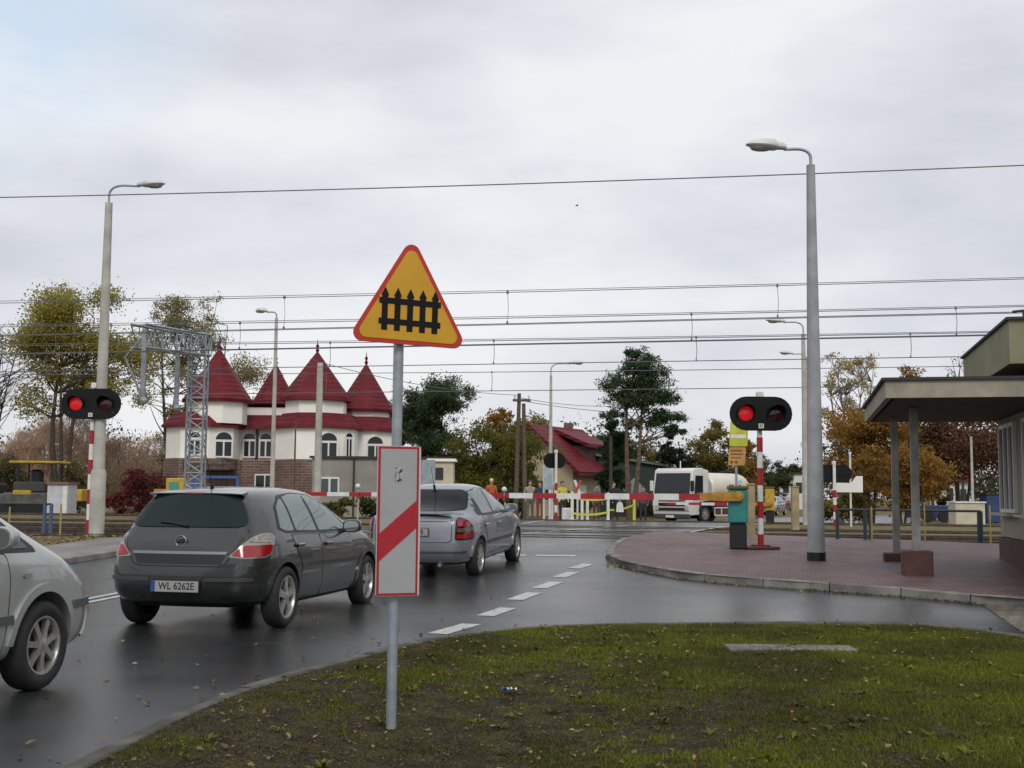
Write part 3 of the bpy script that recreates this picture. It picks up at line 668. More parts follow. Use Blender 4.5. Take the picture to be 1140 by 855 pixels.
m = MB(); m.box((.05, -.214, 1.25), (.07, .006, .07), tilt=Matrix.Rotation(.5, 3, 'Y')); m.build('round_sticker', mat('pale_blue_sticker', (.35, .55, .65), .5), bt)
Yf = 47.5; xf = at(857, 553, Yf).x
barrier(Vector((xf, Yf, zt(xf, Yf))), 4.0, .74, .5, .14, 'far red and white barrier lowered on the other side of the tracks', 1.35, M_yelpaint, M_ochre)

# ------------------------------------------------------------------ station building with its canopy
M_fascia = mat('beige_render', (.31, .285, .225), .85, var=.28, vs=2.2, c2lo=.3, c2hi=.7, bump=.2, bs=60)
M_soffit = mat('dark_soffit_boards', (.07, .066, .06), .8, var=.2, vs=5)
M_plinth = mat('dark_red_plinth', (.085, .038, .036), .8, var=.25, vs=4, bump=.3, bs=50)
M_felt = mat('roofing_felt', (.035, .033, .033), .8)
f = gp(1021, 640, .10); zs_ = at(1018, 455, f.y).z                # front canopy post, soffit height
def on_z(px, py, z): r = ray(px, py); return Vector((0, 0, EYE))+r*((z-EYE)/r.z)
c0 = on_z(986, 443, zs_); c1 = on_z(963, 470, zs_)
d = (c1-c0); d.z = 0; depth = d.length; dn = d.normalized(); dr = Vector((dn.y, -dn.x, 0))
ST_rz = math.atan2(dr.y, dr.x)
stn = thing('station_building', 'low beige station building with flat roofed canopy on slim posts', 'building', (c0.x, c0.y, 0), ST_rz)
LW = 9.0; fh = at(986, 424, c0.y).z-zs_
m = MB(); fz = zs_+fh/2
m.box((LW/2, .04, fz), (LW, .08, fh)); m.box((.04, depth/2+.04, fz), (.08, depth-.085, fh)); m.box((LW/2, depth-.04+.08, fz), (LW, .08, fh)); m.build('fascia', M_fascia, stn)
m = MB(); m.box((LW/2+.05, depth/2+.04, zs_+.045), (LW-.2, depth-.1, .06)); m.build('soffit', M_soffit, stn)
m = MB(); m.box((LW/2-.02, depth/2+.04, zs_+fh+.022), (LW+.06, depth+.16, .04)); m.build('canopy_roof', M_felt, stn)
def loc_st(p): q = Vector((p.x-c0.x, p.y-c0.y, 0)); return (q.dot(dr), q.dot(dn))
wx, wy = loc_st(on_z(1111, 560, 1.38)) if 0 else (0, 0)
cf = Vector((c0.x, c0.y, 0))+dn*(depth-.1)
k_ = (1112-570)/1350; tt_ = (k_*cf.y-cf.x)/(dr.x-k_*dr.y); wl = cf+dr*tt_; wx, wy = loc_st(wl); zg = zt(wl.x, wl.y)+.08
BW = 6.0; WL = 9.0
m = MB(); m.box((wx+BW/2, wy-WL/2, (zg+.40+zs_)/2+.005), (BW, WL, zs_-zg-.40-.01)); wall = m.build('wall', mat('beige_wall_render', (.34, .31, .25), .85, var=.1, vs=2, bump=.2, bs=60), stn)  # plain beige render, slightly mottled
m = MB(); m.box((wx+BW/2, wy-WL/2, (zg+.40)/2-.1), (BW+.06, WL+.06, zg+.40+.2)); m.build('plinth', M_plinth, stn)
def st_window(name, x0, x1, z0, z1, parent, panes=3):
    m = MB(); y = wx-.02; fw = .06
    for k in range(panes+1): m.box((y, x0+(x1-x0)*k/panes, (z0+z1)/2), (.07, fw, z1-z0+fw))
    for z in (z0, z1): m.box((y+.002, (x0+x1)/2, z), (.06, x1-x0, fw))
    o = m.build('window', M_pvc, parent)
    m = MB(); m.box((y+.012, (x0+x1)/2, (z0+z1)/2), (.02, x1-x0, z1-z0)); m.build('pane', M_win, o)
    m = MB(); m.box((wx-.09, (x0+x1)/2, z0-.06), (.2, x1-x0+.25, .04)); m.build('sill', mat('pale_stone_sill', (.45, .44, .42), .6), o)
za = at(1120, 568, wl.y).z; zb_ = min(zs_-.1, at(1120, 478, wl.y).z)
st_window('window', wy-1.75, wy-.35, za, zb_, stn); st_window('window', wy-4.6, wy-2.6, za, zb_, stn, 4)
m = MB(); m.box((wx-.12, wy-.35, 1.9), (.03, .03, .5)); 
def canopy_post(p, blk):
    x, y = loc_st(p); zb = zt(p.x, p.y)+.10; z = zs_+.01
    m = MB(); m.box((x, y, (zb+blk+z)/2), (.115, .115, z-zb-blk)); po = m.build('canopy_post', M_conc, stn)
    m = MB(); m.box((x, y, zb+blk/2-.02), (.43, .43, blk+.04), bev=.015); m.build('footing', M_plinth, po)
canopy_post(f, .36)
e1 = at(998, 600, 20.6); canopy_post(Vector((e1.x, 20.6, 0)), .13)
p4 = Vector((c0.x, c0.y, 0))+dr*(wx-.35)+dn*(depth-.4)
# upper roof block with its slanted side
u0 = at(1127, 353, c0.y+.0); ux0, uy0 = loc_st(u0); zt1 = u0.z; zb1 = at(1127, 402, c0.y).z
m = MB(); a, e = ux0, depth-.2
m.box((a+4, (uy0+e)/2+.3, (zt1+zb1)/2), (8, e-uy0, zt1-zb1)); m.build('upper_roof_fascia', mat('olive_render', (.235, .225, .14), .85, var=.15, vs=1.5), stn)
m = MB(); m.box((a+4, (uy0+e)/2+.3, zt1+.022), (8.08, e-uy0+.1, .04)); m.build('upper_roof', M_felt, stn)
m = MB(); m.box((a+4.5, (uy0+e)/2+.6, (zb1+zs_+fh)/2+.02), (7.2, e-uy0-.6, zb1-zs_-fh-.045)); m.build('clerestory', M_soffit, stn)
m = MB(); zr = zt1+.04; m.tube([(a+.25, uy0+.6, zr), (a+.25, uy0+.6, zr+.12)], .02, 6); m.tube([(a+.1, uy0+.6, zr+.12), (a+.45, uy0+.6, zr+.15)], .018, 6); m.build('roof_vent', M_dsteel, stn)

# ------------------------------------------------------------------ guard rails, small posts and boards by the tracks
def guard_rail(p0, p1, h, posts, mpost, mrail, label, z0=0.0, rails=(1.0,), group=None):
    p0, p1 = Vector(p0), Vector(p1); d = p1-p0; t = thing('guard_rail', label, 'railing', (p0.x, p0.y, 0), math.atan2(d.y, d.x), group); L_ = Vector((d.x, d.y)).length
    m = MB()
    for r in rails: m.tube([(0, 0, p0.z+h*r), (L_, 0, p1.z+h*r)], .026, 8)
    m.build('rail', mrail, t)
    for u in posts: m = MB(); zz = p0.z+(p1.z-p0.z)*u; m.box((u*L_, 0, zz+h/2-.05), (.07, .06, h+.1)); m.build('post', mpost, t)
    return t
ya = 25.6
def rp_(px, y): q = at(px, 570, y); return Vector((q.x, q.y, zt(q.x, q.y)+.06))
M_gp = mat('dark_green_paint', (.012, .034, .036), .5); M_bp = mat('dull_blue_paint', (.06, .10, .19), .6)
guard_rail(rp_(932, 26.6), rp_(1092, 25.4), .68, (.0, .2, .24, .985, 1.0), M_gp, M_dsteel, 'dark railing between the brick pavement and the tracks', group=None)
guard_rail(rp_(-60, 31.0), rp_(57, 30.3), .62, (.25, .94, 1.0), M_bp, M_dsteel, 'dark railing with blue end posts along the tracks at left')
def small_post(px, py, h, r, m_, label, Y=None, off=0.0):
    b = gp(px, py, off); m = MB(); m.tube([(0, 0, -.1), (0, 0, h)], [r, r*.9], 8); m.ball((0, 0, h), r*.95, 8); o = m.build('marker_post', m_, None, True); o.location = b; tag(o, label, 'post'); return o
M_ypost = mat('pale_yellow_post', (.34, .28, .10), .7, var=.15)
small_post(67, 590.5, .66, .028, M_ypost, 'pale yellow marker post next to the blue railing posts'); small_post(10, 588, .55, .028, M_ypost, 'pale yellow marker post near the left railing, left of the blue ones')
small_post(971, 609, .8, .02, M_ypost, 'thin pale marker post beside the green railing posts'); small_post(1030, 609, .9, .016, M_ypost, 'thin white marker post between the canopy posts')
small_post(1103, 609, .85, .02, M_ypost, 'thin pale post at the end of the railing by the station wall')
def conc_post(px, Y, w, h, label):
    x = at(px, 560, Y).x; m = MB(); m.box((0, 0, h/2-.1), (w, w, h+.2), bev=.02); m.box((0, 0, h+.02), (w*1.08, w*1.08, .04), bev=.01); o = m.build('concrete_post', mat('ochre_concrete', (.33, .27, .16), .8, var=.2, vs=3)); o.location = (x, Y, zt(x, Y)); tag(o, label, 'post')
conc_post(885, 37.5, .22, 1.3, 'square ochre concrete post left of the tall grey lamp post')
conc_post(836, 26.6, .16, 1.25, 'slim ochre concrete post just behind the teal barrier cabinet')
# blank white board behind the far signal
Y = 43.5; q = at(936, 547, Y); t = thing('blank_board', 'blank white board on a pale post behind the far signal at right', 'sign', (q.x+.35, Y, .4))
m = MB(); m.tube([(0, 0, -.1), (0, 0, at(939, 503, Y).z-.4)], .035, 8); m.build('post', M_white, t)
u = Y/1350; z0 = at(936, 548, Y).z-.4; m = MB(); m.prism([(-17*u, 0), (13*u, 0), (13*u, 18*u), (6*u, 18*u), (0, 10*u), (-17*u, 11*u)], (0, -.06, z0), (1, 0, 0), (0, 0, 1), .02); m.build('board', mat('board_white', (.78, .78, .77), .5), t)
# yellow notice boards on one post behind the near signal
Y = 30; q = at(820, 560, Y); t = thing('notice_board', 'yellow green notice over an orange notice on one thin post', 'sign', (q.x, Y, zt(q.x, Y)))
u = Y/1350; zb = zt(q.x, Y)
m = MB(); m.tube([(0, 0, -.1), (0, 0, at(820, 466, Y).z-zb)], .03, 8); m.build('post', M_steel, t)
def board(name, x0, x1, y0, y1, m_, marks, mm):
    za, zb2 = at(820, y1, Y).z-zb, at(820, y0, Y).z-zb
    mb_ = MB(); mb_.prism(rounded([((x0-820)*u, za), ((x1-820)*u, za), ((x1-820+1.5)*u, zb2), ((x0-820+1.5)*u, zb2)], .04), (0, -.045, 0), (1, 0, 0), (0, 0, 1), .02); bo_ = mb_.build(name, m_, t)
    mb_ = MB()
    for (a0, b0, a1, b1) in marks: mb_.box((((a0+a1)/2-820)*u, -.068, (za+zb2)/2-((b0+b1)/2-(y0+y1)/2)*u), ((a1-a0)*u, .004, (b1-b0)*u))
    mb_.build('marks', mm, bo_)
board('yellow_board', 812, 832, 468, 497, mat('lime_board', (.50, .52, .04), .5, var=.15, vs=3), [(814, 484, 830.5, 488), (818, 474, 828, 476)], M_white)
board('orange_board', 810.5, 829, 498, 518, mat('orange_board', (.46, .26, .07), .55, var=.15, vs=3), [(813, 501, 826, 502.6), (813, 505, 827, 506.4), (813, 509, 825, 510.2), (813, 513, 816, 516), (818, 513, 821, 516)], mat('brown_ink', (.20, .06, .02), .6))
# ------------------------------------------------------------------ cars
def carpaint(name, c, metal=.5, rough=.32): return mat(name, c, rough, metal, var=.06, vs=1.2, coat=.9, spec=.5, rvar=.06)
def body_mesh(name, st, arches, m, ra=.365):
    """st: stations rear to front. each: dict(x=[9 x values or (low, high)], W, zb, B, R, Wr, kind)"""
    rings = []
    for s in st:
        xl_, xu = s['x'][0], s['x'][1]; xb = s.get('xb', xl_); xm = s.get('xm', xl_); W_, B = s['W'], s['B']; zb = s.get('zb', .2)
        if s['k'] == 'cab':
            R_, Wr = s['R'], s['Wr']; xB = s.get('xB', xl_+(xu-xl_)*.12)
            q = [(xb, 0, zb), (xb, W_-.14, zb), (xm, W_-.02, zb+.09), (xm, W_, .52), (xl_, W_-.004, B-.12), (xB, W_-.05, B), (xu+(xB-xu)*.12, Wr+.025, R_-.085), (xu, Wr*.72, R_-.012), (xu, 0, R_)]
        else:
            q = [(xb, 0, zb), (xb, W_-.14, zb), (xm, W_-.02, zb+.09), (xm, W_, .52), (xl_, W_-.006, B-.13), (xl_+(xu-xl_)*.5, W_-.055, B-.03), (xu, W_*.74, B), (xu, W_*.45, B+.015), (xu, 0, B+.022)]
        rings.append(q)
    bm = bmesh.new(); RV = []
    for q in rings:
        row = [bm.verts.new(p) for p in q]; left = [row[0]]+[bm.verts.new((p[0], -p[1], p[2])) for p in q[1:-1]]+[row[-1]]; RV.append((row, left))
    for i in range(len(RV)-1):
        for side in (0, 1):
            a, b = RV[i][side], RV[i+1][side]
            for j in range(8): bm.faces.new((a[j], a[j+1], b[j+1], b[j]))
    for (idx, bul) in ((0, st[0].get('bul', -.035)), (-1, st[-1].get('bul', .05))):
        a, b = RV[idx]; cen = []
        for j in range(9):
            p = a[j].co; cen.append(a[j] if j in (0, 8) else bm.verts.new((p.x+bul, 0, p.z)))
        for side in (a, b):
            for j in range(8):
                f = [side[j], side[j+1], cen[j+1], cen[j]]; f = list(dict.fromkeys(f)); bm.faces.new(f)
    bmesh.ops.recalc_face_normals(bm, faces=bm.faces[:])
    me = bpy.data.meshes.new(name); bm.to_mesh(me); bm.free(); o = bpy.data.objects.new(name, me); COL.objects.link(o)
    sub = o.modifiers.new('s', 'SUBSURF'); sub.levels = 3; sub.render_levels = 3
    dg = bpy.context.evaluated_depsgraph_get(); full = bpy.data.meshes.new_from_object(o.evaluated_get(dg))
    bv = BVHTree.FromPolygons([v.co.copy() for v in full.vertices], [tuple(p.vertices) for p in full.polygons])
    cuts = []
    for (ax, az) in arches:
        for sgn in (-1, 1):
            k = MB(); k.lathe([(.001, .52*sgn), (ra, .52*sgn), (ra, 1.2*sgn), (.001, 1.2*sgn)], (ax, 0, az), 'Y', 40); c = k.build('cut', m); cuts.append(c)
            b = o.modifiers.new('b', 'BOOLEAN'); b.operation = 'DIFFERENCE'; b.object = c; b.solver = 'EXACT'
    dg = bpy.context.evaluated_depsgraph_get(); fin = bpy.data.meshes.new_from_object(o.evaluated_get(dg))
    for c in cuts: bpy.data.objects.remove(c)
    o.modifiers.clear(); o.data = fin; fin.materials.clear(); fin.materials.append(m)
    fin.polygons.foreach_set('use_smooth', [True]*len(fin.polygons)); fin.set_sharp_from_angle(angle=R(40))
    return o, bv
def patch(name, bv, ang, poly, off, m, parent, depth=.015, step=.06, mirror=False, rnd_=.03, smooth=True):
    """a panel lying on the body: outline seen from the compass direction ang round the car (0 = from behind, 90 = from the right)"""
    a = R(ang); view = Vector((-math.cos(a), -math.sin(a), 0)); px = Vector((math.sin(a), -math.cos(a), 0)); up = Vector((0, 0, 1))
    poly = rounded(poly, rnd_) if rnd_ else [tuple(p) for p in poly]
    bm = bmesh.new(); bm.faces.new([bm.verts.new((p[0], p[1], 0)) for p in poly])
    xs = [p[0] for p in poly]; ys = [p[1] for p in poly]
    for ax, lo, hi in ((0, min(xs), max(xs)), (1, min(ys), max(ys))):
        n = max(1, int((hi-lo)/step))
        for i in range(1, n):
            c = [0, 0, 0]; c[ax] = lo+(hi-lo)*i/n; no = [0, 0, 0]; no[ax] = 1
            bmesh.ops.bisect_plane(bm, geom=bm.verts[:]+bm.edges[:]+bm.faces[:], plane_co=c, plane_no=no, dist=1e-5)
    bmesh.ops.triangulate(bm, faces=[f for f in bm.faces if len(f.verts) > 4])
    ed = [e for e in bm.edges if e.is_boundary]; r = bmesh.ops.extrude_edge_only(bm, edges=ed); sk = set(g for g in r['geom'] if isinstance(g, bmesh.types.BMVert))
    last = None
    for v in bm.verts:
        o = px*v.co.x+up*v.co.y+view*6; h, n, _, _ = bv.ray_cast(o, -view)
        if h is None:
            for k in (.97, .94, .9, .85, .8):
                cx = (min(xs)+max(xs))/2; cy = (min(ys)+max(ys))/2
                o = px*(cx+(v.co.x-cx)*k)+up*(cy+(v.co.y-cy)*k)+view*6; h, n, _, _ = bv.ray_cast(o, -view)
                if h is not None: break
        if h is None: h, n = last if last else (Vector((0, 0, .8)), view)
        last = (h, n)
        if n.dot(view) < 0: n = -n
        v.co = h+n*(off if v not in sk else off-depth)
    bmesh.ops.recalc_face_normals(bm, faces=bm.faces[:])
    if mirror:
        for v in bm.verts: v.co.y = -v.co.y
        bmesh.ops.reverse_faces(bm, faces=bm.faces[:])
    me = bpy.data.meshes.new(name); bm.to_mesh(me); bm.free(); me.materials.append(m)
    if smooth: me.polygons.foreach_set('use_smooth', [True]*len(me.polygons)); me.set_sharp_from_angle(angle=R(50))
    ob = bpy.data.objects.new(name, me); COL.objects.link(ob); ob.parent = parent; return ob
def wheel(x, y, r, parent, spokes=5, rimr=None, w=.19, steer=0.0, twin=False):
    sgn = 1 if y > 0 else -1; wh = bpy.data.objects.new('wheel', None); COL.objects.link(wh); wh.parent = parent; wh.location = (x, y, r); wh.rotation_euler = (0, 0, steer); wh.empty_display_size = .1
    rr = rimr or r*.68; s = sgn
    m = MB(); m.lathe([(rr*.97, -w/2*s), (r*.90, -w/2*s), (r*.975, -w*.40*s), (r, -w*.28*s), (r, w*.28*s), (r*.975, w*.40*s), (r*.91, w/2*s), (r*.80, w*.53*s), (rr*1.03, w*.47*s), (rr*.98, w*.40*s)], axis='Y', n=44); m.build('tyre', M_rubber, wh, True)
    m = MB(); m.lathe([(rr*1.02, w*.40*s), (rr*1.0, w*.47*s), (rr*.93, w*.46*s), (rr*.90, w*.36*s), (rr*.88, w*.05*s)], axis='Y', n=44)
    for k in range(spokes):
        a = 2*math.pi*k/spokes+.3; hw0, hw1 = rr*.13, rr*(.21 if spokes <= 5 else .13)
        for (d0, d1) in (((1, 0)),):
            pass
        u = Vector((math.cos(a), 0, math.sin(a))); v = Vector((-math.sin(a), 0, math.cos(a))); yv = Vector((0, s, 0))
        A = [u*rr*.16+v*hw0, u*rr*.16-v*hw0, u*rr*.55-v*hw1*.75, u*rr*.92-v*hw1, u*rr*.92+v*hw1, u*rr*.55+v*hw1*.75]
        t = [p+yv*w*(.40+(.04 if i in (0, 1) else 0)) for i, p in enumerate(A)]; bq = [p+yv*w*.22 for p in A]
        m.add(t+bq, [(0, 1, 2, 3, 4, 5), (11, 10, 9, 8, 7, 6)]+[(i, (i+1) % 6, 6+(i+1) % 6, 6+i) for i in range(6)])
    m.lathe([(.001, w*.47*s), (rr*.15, w*.46*s), (rr*.24, w*.43*s), (rr*.25, w*.2*s)], axis='Y', n=20); m.build('rim', M_alloy, wh, True)
    m = MB(); m.lathe([(.001, w*.12*s), (rr*.95, w*.12*s), (rr*.97, w*.0)], axis='Y', n=30); m.lathe([(rr*.30, w*.17*s), (rr*.62, w*.17*s), (rr*.62, w*.10*s)], axis='Y', n=24); m.build('brake_disc', mat('dark_brake', (.035, .03, .028), .7, .3), wh)
    return wh
def mirror_part(parent, bv, x, z, side, paint):
    h = bv.ray_cast(Vector((x, side*3, z)), Vector((0, -side, 0)))[0]; y = h.y if h else side*.8
    m = MB(); m.box((x-.02, y+side*.03, z-.02), (.09, .09, .05), bev=.015)
    vs = []; n = 14; c = Vector((x, y+side*.14, z+.03))
    prof = [(-.075, .90), (-.06, 1.0), (.0, .96), (.05, .75), (.085, .35)]
    for dx, k in prof:
        for q in range(n): a = 2*math.pi*q/n; ca, sa = math.cos(a), math.sin(a); vs.append(c+Vector((dx, .115*k*math.copysign(abs(ca)**.7, ca), .078*k*math.copysign(abs(sa)**.7, sa))))
    m.add(vs, [(i*n+q, i*n+(q+1) % n, (i+1)*n+(q+1) % n, (i+1)*n+q) for i in range(4) for q in range(n)]+[tuple(range(n)), tuple(4*n+q for q in range(n))]); o = m.build('side_mirror', paint, parent, True)
    m = MB(); k = .8; m.add([c+Vector((-.079, .115*k*math.copysign(abs(math.cos(2*math.pi*q/n))**.7, math.cos(2*math.pi*q/n)), .078*k*math.copysign(abs(math.sin(2*math.pi*q/n))**.7, math.sin(2*math.pi*q/n)))) for q in range(n)], [tuple(range(n))]); m.build('mirror_glass', mat('mirror_glass', (.8, .82, .82), .04, 1.0), o)
def plate(parent, x, z, text, tiltx=0.0, y=0.0, light=.30):
    m = MB(); m.box((0, 0, 0), (.012, .535, .125), bev=.004); P_ = m.build('number_plate', M_black, parent, loc=(x, y, z)); P_.rotation_euler = (0, tiltx, 0)
    m = MB(); m.box((-.0075, 0, 0), (.004, .515, .108)); m.build('plate_face', mat('plate_white', (light, light, light*.95), .5), P_)
    m = MB(); m.box((-.0105, .235, 0), (.002, .044, .106)); m.build('plate_band', mat('plate_blue', (.02, .05, .25), .5), P_)
    text_obj('plate_text', text, .098, M_black, P_, Matrix.Translation((-.0102, -.02, 0)) @ Matrix.Rotation(R(-90), 4, 'Z') @ Matrix.Rotation(R(90), 4, 'X') @ Matrix.Diagonal((.92, 1, 1, 1)), .001, True)
    return P_
def seats(parent, xs, z=.95):
    pass
def finish_car(root, body, bv, paint, spec):
    side = spec['side']; dk = spec.get('trim', M_black)
    for mir in (False, True):
        patch('window_trim', bv, 90, spec['dlo'], .003, dk, root, mirror=mir, step=.08)
        for w_ in spec['windows']: patch('side_window', bv, 90, w_, .0065, spec.get('glass', M_glass_l), root, mirror=mir, depth=.006)
        for d_ in spec['doors']:
            cx_ = sum(p[0] for p in d_[0])/len(d_[0]); cz_ = sum(p[1] for p in d_[0])/len(d_[0])
            patch('door_seam', bv, 90, [(cx_+(p[0]-cx_)*1.03, cz_+(p[1]-cz_)*1.03) for p in d_[0]], .0022, M_black, root, mirror=mir, depth=.008, step=.1, rnd_=.05)
            dr_ = patch('door', bv, 90, d_[0], .005, paint, root, mirror=mir, depth=.012, step=.1, rnd_=.05)
            hx, hz = d_[1]; h = bv.ray_cast(Vector((hx, -3, hz)), Vector((0, 1, 0)))[0]
            if h:
                m = MB(); sy = -1 if not mir else 1; yy = h.y if not mir else -h.y; m.box((hx, yy+sy*.022, hz), (.20, .03, .04), bev=.014); m.build('handle', spec.get('handle', paint), dr_)
        for (ax, az) in spec['arches']:
            ro, ri = spec['ra']+.055, spec['ra']-.005; a0, a1 = spec.get('lip', (-12, 192)); n = 20
            pl = [(ax+ro*math.cos(R(a0+(a1-a0)*k/n)), az+ro*math.sin(R(a0+(a1-a0)*k/n))) for k in range(n+1)]+[(ax+ri*math.cos(R(a1-(a1-a0)*k/n)), az+ri*math.sin(R(a1-(a1-a0)*k/n))) for k in range(n+1)]
            patch('arch_lip', bv, 90, pl, .018, spec.get('lipmat', paint), root, mirror=mir, depth=.03, step=.09, rnd_=0)
        for s_ in spec.get('strips', []): patch('side_strip', bv, 90, s_[0], s_[1], s_[2], root, mirror=mir, depth=.03, step=.12, rnd_=.01)
    for sgn in (-1, 1): mirror_part(root, bv, *spec['mirror'], sgn, spec.get('mirmat', paint))
    for (x, steer) in spec['axles']:
        for sgn in (-1, 1): wheel(x, sgn*spec['track'], spec['r'], root, spec.get('spokes', 5), spec.get('rimr'), steer=steer)
    m = MB(); x0, x1 = spec['under']; m.box(((x0+x1)/2, 0, .36), (x1-x0, 1.1, .24)); m.build('underbody', M_darkin, root)
    for ax, az in spec['arches']:
        m = MB(); q_ = [(ax+(spec['ra']+.008)*math.cos(R(a)), y_, az+(spec['ra']+.008)*math.sin(R(a))) for y_ in (-.80, .80) for a in range(-5, 186, 10)]; n_ = len(q_)//2; m.add(q_, [(i, i+1, n_+i+1, n_+i) for i in range(n_-1)]); m.build('wheel_housing', M_darkin, root)

# ---- dark grey hatchback
P1 = carpaint('dark_grey_car_paint', (.034, .036, .036), .45, .30)
def hatch(loc, rz, label, paint, text, group=None):
    root = thing('hatchback_car', label, 'car', loc, rz, group)
    st = [dict(k='cab', x=(-.71, -.40), xb=-.62, xm=-.735, xB=-.60, W=.645, zb=.30, B=.965, R=1.385, Wr=.46),
          dict(k='cab', x=(-.66, -.34), xb=-.58, xm=-.69, xB=-.55, W=.735, zb=.285, B=.97, R=1.425, Wr=.535),
          dict(k='cab', x=(-.48, -.10), xB=-.34, W=.825, zb=.25, B=.975, R=1.452, Wr=.575),
          dict(k='cab', x=(-.05, .22), W=.868, zb=.22, B=.975, R=1.470, Wr=.605),
          dict(k='cab', x=(.5, .62), W=.872, zb=.18, B=.97, R=1.478, Wr=.615),
          dict(k='cab', x=(1.0, 1.0), W=.872, zb=.18, B=.96, R=1.478, Wr=.615),
          dict(k='cab', x=(1.55, 1.35), W=.872, zb=.18, B=.95, R=1.462, Wr=.605),
          dict(k='cab', x=(2.2, 1.62), xB=2.1, W=.872, zb=.18, B=.945, R=1.41, Wr=.585),
          dict(k='deck', x=(2.45, 2.48), W=.872, zb=.18, B=.985),
          dict(k='deck', x=(2.75, 2.75), W=.878, zb=.19, B=.93),
          dict(k='deck', x=(3.1, 3.05), W=.855, zb=.2, B=.85),
          dict(k='deck', x=(3.33, 3.27), W=.79, zb=.22, B=.76),
          dict(k='deck', x=(3.44, 3.38), W=.66, zb=.26, B=.68)]
    arches = [(0, .325), (2.614, .325)]
    body, bv = body_mesh('body', st, arches, paint, .36); body.parent = root
    spec = dict(side=1, arches=arches, ra=.36, r=.317, rimr=.222, track=.79, axles=((0, 0), (2.614, .03)), under=(-.5, 3.2), mirror=(1.86, .985),
        dlo=[(-.08, 1.02), (.06, 1.26), (.30, 1.375), (.75, 1.405), (1.25, 1.385), (1.62, 1.27), (2.03, 1.03), (2.06, .965), (1.2, .955), (.1, .975)],
        windows=[[(-.02, 1.03), (.10, 1.245), (.24, 1.32), (.33, 1.34), (.30, 1.0), (.1, 1.0)], [(.36, 1.0), (.385, 1.355), (.75, 1.38), (.90, 1.38), (.96, .985)], [(1.04, .985), (.985, 1.378), (1.23, 1.362), (1.58, 1.25), (1.94, 1.03), (1.97, .98)]],
        doors=[([(.36, .30), (.45, .62), (.30, .80), (.20, .955), (.99, .945), (1.02, .80), (1.02, .27)], (.36, .845)), ([(1.035, .27), (1.035, .80), (1.005, .945), (2.02, .935), (2.10, .80), (2.10, .35), (2.05, .27)], (1.22, .835))],
        spokes=5, lip=(-8, 188))
    finish_car(root, body, bv, paint, spec)
    # rear: glass, spoiler, lamps, chrome bar, bumper, plate
    patch('rear_glass', bv, 0, [(-.64, 1.075), (-.585, 1.20), (-.50, 1.33), (-.42, 1.372), (.42, 1.372), (.50, 1.33), (.585, 1.20), (.64, 1.075), (.55, 1.045), (-.55, 1.045)], .011, M_glass, root, step=.07, rnd_=.05)
    m = MB(); vs = []
    for i, y in enumerate((-.52, -.4, -.2, 0, .2, .4, .52)):
        k = 1-abs(y/.52)**3*.6; vs += [(-.24, y, 1.402+.022*k), (-.40-.02*k, y, 1.380+.018*k), (-.40-.02*k, y, 1.370+.018*k), (-.30, y, 1.36)]
    m.add(vs, [(4*i+a, 4*i+b_, 4*i+4+b_, 4*i+4+a) for i in range(6) for a, b_ in ((0, 1), (1, 2), (2, 3), (3, 0))]+[(0, 1, 2, 3), (24, 25, 26, 27)]); spo = m.build('roof_spoiler', paint, root, True)
    m = MB(); m.box((-.424, 0, 1.393), (.012, .22, .016)); m.build('brake_light', M_lampred, spo)
    for mir in (False, True):
        tl_ = patch('tail_lamp', bv, 25, [(.175, .752), (.30, .865), (.40, .945), (.50, .985), (.60, .985), (.642, .945), (.630, .86), (.60, .775), (.55, .742), (.35, .738)], .010, M_lampclear, root, mirror=mir, depth=.03)
        patch('red_lens', bv, 25, [(.205, .768), (.315, .862), (.62, .872), (.592, .785), (.54, .760), (.35, .752)], .016, M_lampred, tl_, mirror=mir, depth=.01)
        patch('clear_lens', bv, 25, [(.36, .90), (.42, .94), (.50, .968), (.59, .966), (.622, .935), (.612, .888)], .015, mat('silver_reflector', (.36, .32, .28), .18, .8, var=.35, vs=28), tl_, mirror=mir, depth=.01)
    patch('hatch_seam', bv, 0, [(-.68, 1.03), (-.612, .86), (-.512, .68), (-.43, .653), (.43, .653), (.512, .68), (.612, .86), (.68, 1.03)], .002, M_black, root, depth=.01, step=.08, rnd_=.04)
    patch('hatch_panel', bv, 0, [(-.665, 1.02), (-.60, .86), (-.50, .69), (-.42, .665), (.42, .665), (.50, .69), (.60, .86), (.665, 1.02), (.58, 1.035), (-.58, 1.035)], .004, paint, root, depth=.012, step=.08, rnd_=.04)
    patch('recess_shade_patch', bv, 0, [(-.455, .68), (-.50, .772), (.50, .772), (.455, .68)], .007, mat('recess_shade_grey', (.025, .026, .027), .45, .3), root, depth=.012, step=.08, rnd_=.02)  # dark patch: shade of the recess below the chrome bar, put into colour
    patch('chrome_bar', bv, 0, [(-.505, .778), (.505, .778), (.52, .805), (-.52, .805)], .014, M_chrome, root, depth=.02, step=.08, rnd_=.005)
    m = MB(); h = bv.ray_cast(Vector((-3, 0, .905)), Vector((1, 0, 0)))[0]
    em = bpy.data.objects.new('badge', None); 
    bpy.data.objects.remove(em)
    vs = []; n = 28; k = 8
    for i in range(n):
        a = 2*math.pi*i/n
        for j in range(k): b_ = 2*math.pi*j/k; rr = .056+.008*math.cos(b_); vs.append((h.x-.018-.008*math.sin(b_), rr*math.cos(a), .905+rr*math.sin(a)))
    m.add(vs, [(i*k+j, i*k+(j+1) % k, ((i+1) % n)*k+(j+1) % k, ((i+1) % n)*k+j) for i in range(n) for j in range(k)])
    m.prism([(-.07, -.004), (-.01, -.012), (-.006, .012), (.07, .006), (.012, .014), (.008, -.012)], (h.x-.016, 0, .905), (0, -1, 0), (0, 0, 1), .008)
